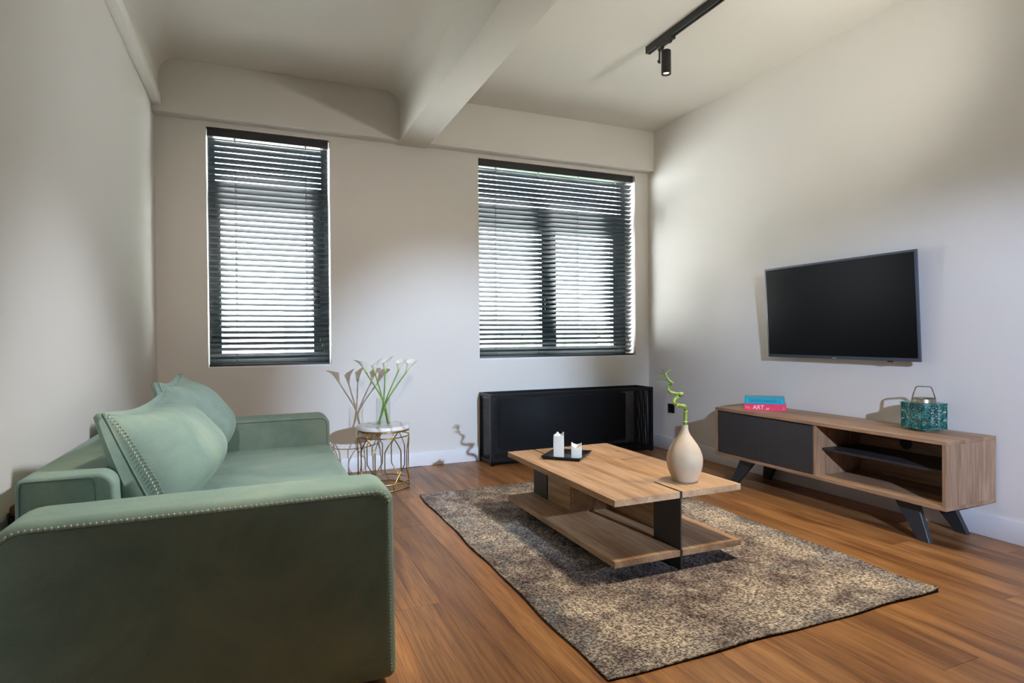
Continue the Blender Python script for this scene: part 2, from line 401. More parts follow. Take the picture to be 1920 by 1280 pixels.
# ================================================================== THE SETTING
# floor: dark base with oak planks laid along the room
fl = box('floor', (XL - 0.2, XR + 0.2, YR - 0.2, D + 0.3, -0.2, -0.004), 'floor_base_dark'); tag(fl, 'warm brown oak plank floor', kind='structure')
PW, PL = 0.19, 1.90
plank_mesh = {}
def plank_data(w, l):
    key = (round(w, 3), round(l, 3))
    if key not in plank_mesh:
        bm = bmesh.new(); x, y, c = w / 2 - 0.0002, l / 2 - 0.0002, 0.0008
        lo = [bm.verts.new(p) for p in ((-x, -y, -0.004), (x, -y, -0.004), (x, y, -0.004), (-x, y, -0.004))]
        md = [bm.verts.new(p) for p in ((-x, -y, -0.0007), (x, -y, -0.0007), (x, y, -0.0007), (-x, y, -0.0007))]
        up = [bm.verts.new(p) for p in ((-x + c, -y + c, 0), (x - c, -y + c, 0), (x - c, y - c, 0), (-x + c, y - c, 0))]
        for a, b in ((lo, md), (md, up)):
            for k in range(4): bm.faces.new((a[k], a[(k + 1) % 4], b[(k + 1) % 4], b[k]))
        bm.faces.new(up)
        bmesh.ops.recalc_face_normals(bm, faces=bm.faces)
        me = bpy.data.meshes.new('plank'); bm.to_mesh(me); bm.free(); me.materials.append(MAT['floor_oak']); plank_mesh[key] = me
    return plank_mesh[key]
fz = fl.location
offs = [0.0, 0.9, 0.35, 1.3, 0.62, 1.62, 0.18, 1.08, 0.48, 1.48, 0.78]
xx = XL; row = 0
while xx < XR - 0.002:
    w = min(PW, XR - xx); y = -1.3 - offs[row % len(offs)] % PL
    while y < D:
        y1 = min(y + PL, D)
        if y1 > -1.0 and y1 - y > 0.05:
            o = bpy.data.objects.new('plank', plank_data(w, y1 - y)); COL.objects.link(o); o.parent = fl
            o.location = (xx + w / 2 - fz.x, (y + y1) / 2 - fz.y, -fz.z)
        y += PL
    xx += w; row += 1
bk = box('rear_floor_boards', (XL, XR, YR, -1.0, -0.004, -0.001), 'floor_oak', fl, base=fz)

W1 = (-0.341, 0.525, 0.856, 2.620); W2 = (1.764, 3.379, 0.873, 2.622); TH = 0.26
bm = bmesh.new()
for r in ((XL - 0.2, W1[0], 0, ZC), (W1[0], W1[1], 0, W1[2]), (W1[0], W1[1], W1[3], ZC), (W1[1], W2[0], 0, ZC), (W2[0], W2[1], 0, W2[2]), (W2[0], W2[1], W2[3], ZC), (W2[1], XR + 0.2, 0, ZC)):
    bm_box(bm, r[0], r[1], D, D + TH, r[2] - (0.2 if r[2] == 0 else 0), r[3] + (0.2 if r[3] == ZC else 0))
bmesh.ops.remove_doubles(bm, verts=bm.verts, dist=1e-5)
tag(from_bm('wall_back', bm, 'wall_paint'), 'pale wall with two windows', kind='structure')
tag(box('wall_left', (XL - 0.2, XL, YR, D, -0.2, ZC + 0.2), 'wall_paint'), 'pale bare wall behind the sofa', kind='structure')
tag(box('wall_right', (XR, XR + 0.2, YR, D, -0.2, ZC + 0.2), 'wall_paint'), 'pale wall behind the television', kind='structure')
tag(box('wall_rear', (XL - 0.2, XR + 0.2, YR - 0.2, YR, -0.2, ZC + 0.2), 'rear_wall_dim'), kind='structure')
ce = box('ceiling', (XL - 0.2, XR + 0.2, YR - 0.2, D, ZC, ZC + 0.2), 'ceiling_paint'); tag(ce, 'pale ceiling with rounded coves on the left', kind='structure')
tb = box('trim_1', (1.058, 1.305, YR, D - 0.001, 2.645, ZC), 'ceiling_paint', bev=0.008, seg=2); tag(tb, 'square ceiling beam running toward the windows', kind='structure')
ts = box('trim_2', (XL, XR, D - SOF, D, ZSOF, ZC), 'wall_paint', bev=0.004, seg=2); tag(ts, 'boxed soffit above the windows', kind='structure')
tl = box('trim_3', (XL, -0.608, YR, D - SOF, 2.694, 2.772), 'wall_paint', bev=0.006, seg=2); tag(tl, 'slim ledge along the top of the left wall', kind='structure')
def cove(cx, side):
    R = 0.13; bm = bmesh.new(); prof = [(cx, 2.70)]
    for k in range(13):
        a = k / 12 * PI / 2
        prof.append((cx + side * R * (1 - math.cos(a)), ZC - R + R * math.sin(a)))
    prof.append((cx - side * 0.04, ZC + 0.001)); prof.append((cx - side * 0.04, 2.70))
    A = [bm.verts.new((x, YR, z)) for x, z in prof]; B = [bm.verts.new((x, D - SOF - 0.0005, z)) for x, z in prof]
    n = len(prof)
    for k in range(n): bm.faces.new((A[k], A[(k + 1) % n], B[(k + 1) % n], B[k]))
    bm.faces.new(A); bm.faces.new(B[::-1])
    l = ce.location; bmesh.ops.translate(bm, vec=-l, verts=bm.verts)
    from_bm('cove', bm, 'ceiling_paint', ce, True, angle=30)
cove(-0.622, 1); cove(1.0585, -1)
box_base = dict(bev=0.004, seg=2)
tag(box('baseboard_back', (XL, 1.752, D - 0.016, D, 0, 0.119), 'baseboard_paint', **box_base), 'white baseboard under the windows', kind='structure')
tag(box('baseboard_right', (XR - 0.014, XR, YR, D, 0, 0.119), 'baseboard_paint', **box_base), 'white baseboard behind the media console', kind='structure')
tag(box('baseboard_left', (XL, XL + 0.014, YR, D - 0.016, 0, 0.119), 'baseboard_paint', **box_base), 'white baseboard behind the sofa', kind='structure')

# ---- windows: dark green frames, sashes and panes set deep in the wall
FY0, FY1 = D + 0.177, D + 0.245
def frame_bars(bm, x0, x1, z0, z1, t, y0, y1):
    tl_, tr_, tb_, tt_ = t
    bm_box(bm, x0, x0 + tl_, y0, y1, z0, z1); bm_box(bm, x1 - tr_, x1, y0, y1, z0, z1)
    bm_box(bm, x0 + tl_, x1 - tr_, y0, y1, z0, z0 + tb_); bm_box(bm, x0 + tl_, x1 - tr_, y0, y1, z1 - tt_, z1)
def window(name, r, zt0, zt1, lights, mull, label):
    x0, x1, z0, z1 = r; b = ((x0 + x1) / 2, FY0, z0); root = structure(name, b, label)
    def add(nm, bm, mat, smooth=False, par=None):
        bmesh.ops.translate(bm, vec=-Vector(b), verts=bm.verts); return from_bm(nm, bm, mat, par or root)
    bm = bmesh.new(); frame_bars(bm, x0, x1, z0, z1, (0.048, 0.05, 0.05, 0.04), FY0, FY1); add('window_frame', bm, 'window_frame_paint')
    bm = bmesh.new(); bm_box(bm, x0 + 0.048, x1 - 0.05, FY0, FY1, zt0 + 0.02, zt1); add('transom_bar', bm, 'window_frame_paint')
    bm = bmesh.new(); bm_box(bm, x0 + 0.048, x1 - 0.05, FY0 + 0.03, FY0 + 0.04, zt1, z1 - 0.04); add('pane', bm, 'window_glass')
    if mull:
        bm = bmesh.new(); bm_box(bm, mull[0], mull[1], FY0, FY1, z0 + 0.05, zt0 + 0.02); add('mullion', bm, 'window_frame_paint')
    for (a, c, pa, pc, pz0, pz1) in lights:
        bm = bmesh.new(); frame_bars(bm, a, c, z0 + 0.05, zt0 + 0.02, (pa - a, c - pc, pz0 - z0 - 0.05, zt0 + 0.02 - pz1), FY0 - 0.012, FY1 - 0.02)
        s = add('sash', bm, 'window_frame_paint')
        bm = bmesh.new(); bm_box(bm, pa, pc, FY0 + 0.015, FY0 + 0.027, pz0, pz1); add('pane', bm, 'window_glass', par=s)
    hm = bmesh.new()
    for (a, c, pa, pc, pz0, pz1) in lights:
        hx = (pc + c) / 2 if mull is None or pc < mull[0] + 0.1 else (a + pa) / 2
        bm_box(hm, hx - 0.012, hx + 0.012, FY0 - 0.02, FY0 - 0.011, 1.36, 1.46); bm_box(hm, hx - 0.009, hx + 0.009, FY0 - 0.045, FY0 - 0.02, 1.40, 1.42); bm_box(hm, hx - 0.009, hx + 0.009, FY0 - 0.05, FY0 - 0.036, 1.30, 1.42)
    add('window_handle', hm, 'black_metal')
    bm = bmesh.new(); bm_box(bm, x0 + 0.001, x1 - 0.001, D + 0.004, FY0, z0, z0 + 0.012); add('window_sill', bm, 'baseboard_paint')
window('window_1', W1, 2.065, 2.24, [(-0.293, 0.475, -0.259, 0.408, 0.959, 2.065)], None, 'narrow dark green window behind the blind, beside the left wall')
window('window_2', W2, 2.06, 2.24, [(1.812, 2.50, 1.826, 2.447, 0.972, 2.06), (2.545, 3.329, 2.598, 3.232, 0.972, 2.06)], (2.50, 2.545), 'wide double dark green window above the radiator cover')

# ---- what stands outside: a street between plastered blocks, trees
st = box('street_ground', (-30, 40, 5.3, 45, -7.2, -7.0), 'street_pale_bounce'); tag(st, kind='structure')
def block(x0, x1, y0, y1, z1, mat, label, cols, rows, skip=()):
    root = thing('apartment_block', ((x0 + x1) / 2, y0, -7), 0, label, 'building'); b = root.location
    box('wall', (x0, x1, y0, y1, -7, z1), mat, root, base=b)
    box('cornice', (x0 - 0.15, x1 + 0.15, y0 - 0.25, y0, z1 - 0.35, z1), mat, root, base=b)
    cw = (x1 - x0) / cols; rh = (z1 + 7) / rows
    for i in range(cols):
        for j in range(rows):
            if (i, j) in skip: continue
            cx = x0 + cw * (i + 0.5); cz = -7 + rh * (j + 0.55)
            f = box('window', (cx - cw * 0.27, cx + cw * 0.27, y0 - 0.06, y0, cz - rh * 0.3, cz + rh * 0.28), 'facade_frame', root, base=b)
            fw = Vector(b) + f.location
            box('pane', (cx - cw * 0.23, cx + cw * 0.23, y0 - 0.07, y0 - 0.06, cz - rh * 0.26, cz + rh * 0.24), 'facade_glass', f, base=fw)
block(-4.5, 2.2, 13.0, 20.0, 6.5, 'facade_plaster', 'cream plastered block seen through the narrow window', 3, 4)
block(4.6, 17.0, 19.0, 27.0, 8.0, 'facade_grey', 'grey plastered block seen through the wide window', 5, 5)
def tree(x, y, z_top, r, label):
    root = thing('street_tree', (x, y, -7), 0, label, 'tree', None)
    tube('trunk', [(0, 0, 0), (0.1, 0, 3), (0, 0.1, z_top + 7 - r)], [0.25, 0.2, 0.12], 'tree_bark', root, 8)
    bm = bmesh.new(); rnd = random.Random(int(x * 10))
    for k in range(900):
        a = rnd.random() * 2 * PI; q = rnd.random() ** 0.4; ph = math.acos(2 * rnd.random() - 1)
        c = Vector((r * q * math.sin(ph) * math.cos(a), r * q * math.sin(ph) * math.sin(a), z_top + 7 - r + r * q * math.cos(ph) * 1.15))
        u = Vector((rnd.gauss(0, 1), rnd.gauss(0, 1), rnd.gauss(0, 1))).normalized(); w = u.orthogonal().normalized(); s = 0.16
        vs = [bm.verts.new(c + u * s * i + w * s * 0.5 * j) for i, j in ((-1, 0), (0, 1), (1, 0), (0, -1))]; bm.faces.new(vs)
    tag(from_bm('crown', bm, 'tree_leaf', root), kind='stuff')
tree(6.1, 12.2, 1.05, 1.5, 'leafy tree outside the wide window, left of its mullion')
tree(9.2, 13.4, 1.3, 1.6, 'leafy tree outside the wide window, near its right edge')

# ================================================================== BLINDS
def blind(x0, x1, z0, z1, label, cords, tassel_x):
    yc = D + 0.042; root = thing('venetian_blind', ((x0 + x1) / 2, yc, z0), 0, label, 'blind', 'venetian blinds'); b = root.location
    box('headrail', (x0, x1, yc - 0.036, yc + 0.026, z1 - 0.062, z1), 'rail_metal', root, 0.003, 1, b)
    box('bottom_rail', (x0, x1, yc - 0.027, yc + 0.027, z0 + 0.004, z0 + 0.026), 'rail_metal', root, 0.004, 2, b)
    # one curved slat, shared
    bm = bmesh.new(); N = 4; w = 0.051; tl_ = math.radians(-28); rows = []
    hx = (x1 - x0) / 2 - 0.004
    for k in range(N + 1):
        s = (k / N - 0.5) * w; c = 0.0028 * (1 - (2 * k / N - 1) ** 2)
        y = s * math.cos(tl_) - c * math.sin(tl_); z = s * math.sin(tl_) + c * math.cos(tl_)
        rows.append([bm.verts.new((x, y, z + dz)) for x in (-hx, hx) for dz in (0.0004, -0.0004)])
    for A, B in zip(rows, rows[1:]):
        bm.faces.new((A[0], A[2], B[2], B[0])); bm.faces.new((A[1], B[1], B[3], A[3]))
        bm.faces.new((A[0], B[0], B[1], A[1])); bm.faces.new((A[2], A[3], B[3], B[2]))
    bm.faces.new(rows[0]); bm.faces.new(rows[-1])
    first = from_bm('slat', bm, 'slat_metal', root, True, angle=50)
    top, bot, pitch = z1 - 0.100, z0 + 0.052, 0.0424
    n = int(round((top - bot) / pitch)); pitch = (top - bot) / n
    for i in range(n + 1):
        o = first if i == 0 else first.copy()
        if i: COL.objects.link(o); o.parent = root
        o.location = (0, 0, bot + i * pitch - z0)
    for cx in cords:
        bm = bmesh.new()
        for dy in (-0.0255, 0.0255):
            bm_tube(bm, [(cx - b.x, dy, 0.02), (cx - b.x, dy, z1 - 0.06 - z0)], 0.0009, 5)
        bm_tube(bm, [(cx + 0.006 - b.x, 0.0, 0.02), (cx + 0.006 - b.x, 0.0, z1 - 0.06 - z0)], 0.0009, 5)
        for i in range(n + 1):
            zz = bot + i * pitch - z0
            bm_tube(bm, [(cx - b.x, -0.0255, zz + 0.0115), (cx - b.x, 0.0255, zz - 0.0155)], 0.0006, 4)
        from_bm('ladder_cord', bm, 'cord', root)
        box('cord_clip', (cx - 0.006, cx + 0.006, yc - 0.034, yc - 0.030, z1 - 0.095, z1 - 0.06), 'clip_plastic', root, 0.001, 1, b)
    for q, (dx, dz) in enumerate(((0, 0.16), (0.018, 0.12), (-0.014, 0.20))):
        c = tube('pull_cord', [(tassel_x + dx - b.x, -0.036, z1 - 0.06 - z0), (tassel_x + dx - b.x, -0.036, dz + 0.02)], 0.0009, 'cord', root, 5)
        lathe('cord_tassel', [(0, dz - 0.012), (0.0055, dz - 0.010), (0.005, dz), (0.0025, dz + 0.022), (0, dz + 0.024)], 'cord_tassel', root, 8, cx=tassel_x + dx - b.x, cy=-0.036)
    return root
blind(W1[0] + 0.006, W1[1] - 0.010, W1[2] + 0.001, W1[3] - 0.002, 'narrow dark metal venetian blind in the window nearest the sofa', (-0.15, 0.348), 0.46)
blind(W2[0] + 0.006, W2[1] - 0.016, W2[2] + 0.001, W2[3] - 0.002, 'wide dark metal venetian blind above the black radiator cover', (1.93, 2.345, 2.755, 3.165), 3.30)

# ================================================================== SOFA
SF = 0.378
sofa = thing('sofa', (-0.12, 2.83, 0), 0, 'sage green fabric two-seat sofa with loose back cushions', 'sofa'); sb = sofa.location
def rounded_profile(pts, n=7):
    """pts: (x, z, r) corners in order -> rounded outline"""
    out = []; N = len(pts)
    for i in range(N):
        p = Vector(pts[i][:2]); r = pts[i][2]; a = Vector(pts[i - 1][:2]); c = Vector(pts[(i + 1) % N][:2])
        da = (a - p).normalized(); dc = (c - p).normalized()
        if r <= 0: out.append(p); continue
        half = da.angle(dc) / 2; d = r / math.tan(half); ctr = p + (da + dc).normalized() * (r / math.sin(half))
        s = p + da * d; e = p + dc * d
        v0 = s - ctr; v1 = e - ctr; ang = v0.angle_signed(v1)
        for k in range(n + 1):
            t = ang * k / n; cs, sn = math.cos(-t), math.sin(-t)
            out.append(ctr + Vector((v0.x * cs - v0.y * sn, v0.x * sn + v0.y * cs)))
    return out
def puffed(name, prof, y0, y1, bev, parent, mat, base, puff=0.0, sub=10):
    """outline in x-z swept along y with soft rims"""
    bm = bmesh.new(); cx = sum(p.x for p in prof) / len(prof); cz = sum(p.y for p in prof) / len(prof)
    st = []
    K = 5
    for k in range(K + 1):
        a = k / K * PI / 2; st.append((y0 + bev * (1 - math.sin(a)), bev * (1 - math.cos(a)) if False else bev * (1 - math.cos(PI / 2 - a)) * 0 + bev * (1 - math.sin(a)) * 0 + bev * (1 - math.cos(0)) * 0, a))
    secs = []
    for k in range(K + 1):
        a = k / K * PI / 2
        secs.append((y0 + bev * (1 - math.sin(a)), bev * (1 - math.cos(PI / 2 - a)) if k < 0 else bev * (1 - math.sqrt(max(0.0, 1 - (1 - math.sin(a)) ** 2)))))
    secs = [(y0 + bev * (1 - math.cos(k / K * PI / 2)), bev * (1 - math.sin(k / K * PI / 2))) for k in range(K + 1)]
    mids = [(y0 + bev + (y1 - y0 - 2 * bev) * k / sub, 0.0) for k in range(1, sub)]
    end = [(y1 - (y - y0), i) for y, i in secs[::-1]]
    rings = []
    n = len(prof)
    for y, ins in secs + mids + end:
        R = []
        for i, p in enumerate(prof):
            t = (prof[(i + 1) % n] - prof[i - 1]).normalized(); nr = Vector((t.y, -t.x))
            if nr.dot(p - Vector((cx, cz))) < 0: nr = -nr
            q = p - nr * ins
            R.append(bm.verts.new((q.x - base[0], y - base[1], q.y - base[2])))
        rings.append(R)
    for A, B in zip(rings, rings[1:]):
        for k in range(n): bm.faces.new((A[k], A[(k + 1) % n], B[(k + 1) % n], B[k]))
    bm.faces.new(rings[0][::-1]); bm.faces.new(rings[-1])
    return from_bm(name, bm, mat, parent, True, angle=60)
def stitches(name, path, parent, step=0.0125, ln=0.0085, r=0.0021, across=None, mat='stitch_thread'):
    bm = bmesh.new(); P = [Vector(p) for p in path]; acc = 0.0
    for a, b in zip(P, P[1:]):
        L = (b - a).length; d = (b - a).normalized()
        while acc < L:
            c = a + d * acc; ac = across if across is not None else d
            ac = Vector(ac).normalized()
            bm_tube(bm, [c - ac * ln / 2, c - ac * ln * 0.2, c + ac * ln * 0.2, c + ac * ln / 2], [r * 0.5, r, r, r * 0.5], 5)
            acc += step
        acc -= L
    return tag(from_bm(name, bm, mat, parent, True), kind='stuff')
def rim_path(prof, y0, bev, deg):
    """points on the soft rim of a puffed() body, deg from its end cap"""
    a = math.radians(deg); ins = bev * (1 - math.sin(a)) - 0.0006; y = y0 + bev * (1 - math.cos(a)) - 0.0008
    n = len(prof); cx = sum(p.x for p in prof) / n; cz = sum(p.y for p in prof) / n; out = []
    for i, p in enumerate(prof):
        t = (prof[(i + 1) % n] - prof[i - 1]).normalized(); nr = Vector((t.y, -t.x))
        if nr.dot(p - Vector((cx, cz))) < 0: nr = -nr
        q = p - nr * ins; out.append((q.x, y, q.y))
    return out
def dense(pts, step):
    out = []
    for a, b in zip(pts, pts[1:]):
        a, b = Vector(a), Vector(b); k = max(1, int((b - a).length / step))
        out += [a.lerp(b, i / k) for i in range(k)]
    return out + [Vector(pts[-1])]
L_ = lambda p: (p[0] - sb.x, p[1] - sb.y, p[2] - sb.z)
# arms
arm_prof = rounded_profile([(-0.63, 0.02, 0.03), (-0.63, 0.618, 0.09), (SF, 0.622, 0.055), (SF + 0.006, 0.02, 0.03)])
for (y0, y1) in ((1.822, 2.030), (3.625, 3.835)):
    a = puffed('armrest', arm_prof, y0, y1, 0.030, sofa, 'sofa_velvet', sb)
    rimp = rim_path(arm_prof, y0, 0.030, 22)
    top_ = [L_(p) for p in rimp if p[2] > 0.545 and p[0] < SF - 0.004]
    frt_ = [L_(p) for p in rimp if p[0] > SF - 0.04 and 0.04 < p[2] < 0.575]
    frt_ = dense(frt_, 0.02)
    if y0 < 2:
        stitches('stitching', top_, a, step=0.0135, ln=0.0105, r=0.0029, across=(0.5, -0.15, 1))
        lowr = rim_path(arm_prof, y0, 0.030, 10)
        tube('seam', [L_(p) for p in lowr if p[2] > 0.545 and p[0] < SF - 0.004], 0.0008, 'seam_thread', a, 5)
        stitches('stitching', frt_, a, across=(1, 0, 0.3), step=0.011, ln=0.005, r=0.0013)
    else:
        tube('seam', top_, 0.0016, 'seam_thread', a, 5)
        tube('seam', frt_, 0.0014, 'seam_thread', a, 5)
# backrest block
back_prof = rounded_profile([(-0.625, 0.05, 0.03), (-0.625, 0.688, 0.022), (-0.392, 0.690, 0.045), (-0.372, 0.05, 0.03)])
bk = puffed('backrest', back_prof, 2.036, 3.622, 0.012, sofa, 'sofa_velvet', sb)
tube('seam', [L_(p) for p in ((-0.612, 2.0352, 0.45), (-0.612, 2.0352, 0.660), (-0.608, 2.0352, 0.676), (-0.600, 2.0352, 0.679), (-0.452, 2.0352, 0.679), (-0.441, 2.0352, 0.676), (-0.437, 2.0352, 0.664), (-0.432, 2.0352, 0.45))], 0.0014, 'seam_thread', bk, 5)
# rear support with rounded wooden cap
bp = box('back_support', (-0.658, -0.627, 2.10, 3.60, 0.08, 0.572), 'sofa_frame_black', sofa, 0.004, 2, sb)
box('support_cap', (-0.658, -0.627, 2.10, 3.60, 0.572, 0.606), 'sofa_frame_wood', sofa, 0.012, 3, sb)
# seat
seat_prof = rounded_profile([(-0.37, 0.10, 0.02), (-0.37, 0.452, 0.02), (SF + 0.004, 0.456, 0.04), (SF + 0.008, 0.10, 0.03)])
se = puffed('seat_cushion', seat_prof, 2.032, 3.623, 0.02, sofa, 'sofa_velvet', sb)
box('base', (-0.60, SF - 0.02, 1.86, 3.80, 0.02, 0.10), 'sofa_frame_black', sofa, base=sb)

def cushion(y0, y1, hgt, xb, zb, lean, yaw, seed, name='back_cushion'):
    """pillow with a gusset; its bottom-rear edge rests on the seat against the backrest"""
    rnd = random.Random(seed); NU, NV = 64, 36; Wd = y1 - y0
    bm = bmesh.new()
    def edge(u, v):
        yy = u * Wd / 2 * (1 - 0.045 * (1 - v * v) * 0 - 0.02 * v * v)
        zz = v * hgt / 2 + (-0.038 * (1 - u * u) if v > 0 else 0.0) * max(0, v) ** 2
        zz += 0.005 * abs(u) ** 6 * (1 if v > 0 else -1) * abs(v) ** 4
        return yy, zz
    def front(u, v):
        yy, zz = edge(u, v)
        fu = max(0.0, 1 - abs(u) ** 2.4); fv = max(0.0, 1 - abs(v) ** 2.6)
        low = 1.0 + 0.35 * (-v) if v < 0 else 1.0 - 0.25 * v
        d = 0.045 + 0.165 * fu ** 0.62 * fv ** 0.70 * low
        # creases pulling from the top seam
        d += 0.0060 * max(0, v) ** 1.3 * (math.sin(u * 19 + 2.2 * v + seed) + 0.7 * math.sin(u * 31 - 3.0 * v + seed * 3)) * fu * fv ** 0.3
        d += 0.0030 * math.sin(u * 9 - v * 7 + seed * 2) * fu * fv
        return Vector((d, yy, zz))
    def rear(u, v):
        yy, zz = edge(u, v); fu = max(0.0, 1 - abs(u) ** 3); fv = max(0.0, 1 - abs(v) ** 3)
        return Vector((-0.012 + 0.030 * v - 0.012 * (fu * fv) ** 0.8, yy, zz))
    gF = [[bm.verts.new(front(-1 + 2 * i / NU, -1 + 2 * j / NV)) for j in range(NV + 1)] for i in range(NU + 1)]
    gR = [[bm.verts.new(rear(-1 + 2 * i / NU, -1 + 2 * j / NV)) for j in range(NV + 1)] for i in range(NU + 1)]
    for i in range(NU):
        for j in range(NV):
            bm.faces.new((gF[i][j], gF[i + 1][j], gF[i + 1][j + 1], gF[i][j + 1])); bm.faces.new((gR[i][j], gR[i][j + 1], gR[i + 1][j + 1], gR[i + 1][j]))
    loop = [(i, 0) for i in range(NU)] + [(NU, j) for j in range(NV)] + [(i, NV) for i in range(NU, 0, -1)] + [(0, j) for j in range(NV, 0, -1)]
    mid = []
    for (i, j) in loop:
        a, b = gF[i][j].co, gR[i][j].co; u = -1 + 2 * i / NU; v = -1 + 2 * j / NV
        o = Vector((0, (1 if u > 0 else -1) * (abs(u) > 0.999), (1 if v > 0 else -1) * (abs(v) > 0.999)))
        k = 0.024 * (1 - 0.75 * (abs(u) * abs(v)) ** 6)
        mid.append(bm.verts.new((a + b) / 2 + o * k))
    n = len(loop)
    for k in range(n):
        i, j = loop[k]; i2, j2 = loop[(k + 1) % n]
        bm.faces.new((gF[i][j], mid[k], mid[(k + 1) % n], gF[i2][j2])); bm.faces.new((mid[k], gR[i][j], gR[i2][j2], mid[(k + 1) % n]))
    M = Matrix.Translation((xb - sb.x, (y0 + y1) / 2 - sb.y, zb - sb.z)) @ Matrix.Rotation(-yaw, 4, 'Z') @ Matrix.Rotation(-lean, 4, 'Y') @ Matrix.Translation((0.045, 0, hgt / 2))
    bmesh.ops.transform(bm, matrix=M, verts=bm.verts)
    o = from_bm(name, bm, 'sofa_velvet', sofa, True, angle=75)
    side = [M @ (front(-1, -1 + 2 * k / 40) + Vector((0.001, -0.0005, 0))) for k in range(41)]
    top = [M @ (front(-1 + 2 * k / 60, 1) + Vector((0.001, 0, 0.0005))) for k in range(61)]
    tube('piping', [p for p in side], 0.0028, 'sofa_velvet', o, 6)
    tube('piping', [p for p in top], 0.0026, 'sofa_velvet', o, 6)
    for off, tl2 in ((0.008, 0.9), (0.015, -0.9)):
        st_ = [M @ (front(-1 + off / (Wd / 2), -1 + 2 * k / 40) + Vector((0.0025, 0, 0))) for k in range(41)]
        stitches('stitching', st_, o, step=0.012, ln=0.009, r=0.0015, across=(0.2, 1, tl2))
    return o
cushion(2.135, 2.935, 0.386, -0.326, 0.455, math.radians(24), math.radians(5.5), 1)
cushion(2.935, 3.612, 0.425, -0.315, 0.455, math.radians(22), math.radians(1.5), 5)

# ================================================================== COFFEE TABLE AND RUG
RZ = 0.008
rug_c = ((0.987 + 2.590) / 2, (1.575 + 3.936) / 2, 0)
rug = thing('area_rug', rug_c, 0, 'worn grey-beige vintage style rug under the coffee table', 'rug')
def rug_mesh():
    bm = bmesh.new(); NX, NY = 40, 60; hx, hy = (2.590 - 0.987) / 2, (3.936 - 1.575) / 2; g = []
    for i in range(NX + 1):
        col = []
        for j in range(NY + 1):
            u, v = -1 + 2 * i / NX, -1 + 2 * j / NY
            wx = 0.004 * math.sin(v * 9 + 1) + 0.003 * math.sin(v * 17); wy = 0.004 * math.sin(u * 7) + 0.002 * math.sin(u * 15 + 2)
            z = RZ + 0.0
            ex = max(abs(u) ** 30, abs(v) ** 40)
            z += 0.003 * ex * (0.5 + 0.5 * math.sin(6 * u + 9 * v)) + (0.012 * (abs(u) ** 24) * (abs(v) ** 30) if u > 0 and v < 0 else 0)
            col.append(bm.verts.new((u * hx + wx * abs(u) ** 8 * (1 if u > 0 else -1), v * hy + wy * abs(v) ** 8 * (1 if v > 0 else -1), z)))
        g.append(col)
    for i in range(NX):
        for j in range(NY): bm.faces.new((g[i][j], g[i + 1][j], g[i + 1][j + 1], g[i][j + 1]))
    return bm, g
bm, g = rug_mesh(); NXY = (len(g) - 1, len(g[0]) - 1)
rim = [g[i][0].co.copy() for i in range(NXY[0])] + [g[NXY[0]][j].co.copy() for j in range(NXY[1])] + [g[i][NXY[1]].co.copy() for i in range(NXY[0], 0, -1)] + [g[0][j].co.copy() for j in range(NXY[1], 0, -1)]
from_bm('pile', bm, 'rug_pile', rug, True)
bm = bmesh.new(); up = [bm.verts.new(p) for p in rim]; lo = [bm.verts.new((p.x, p.y, 0.0005)) for p in rim]; n = len(rim)
for k in range(n): bm.faces.new((up[k], up[(k + 1) % n], lo[(k + 1) % n], lo[k]))
bm.faces.new(lo)
from_bm('backing', bm, 'rug_underside', rug)
tube('bound_edge', [(p.x, p.y, p.z - 0.002) for p in rim], 0.0034, 'rug_pile', rug, 6, closed=True)

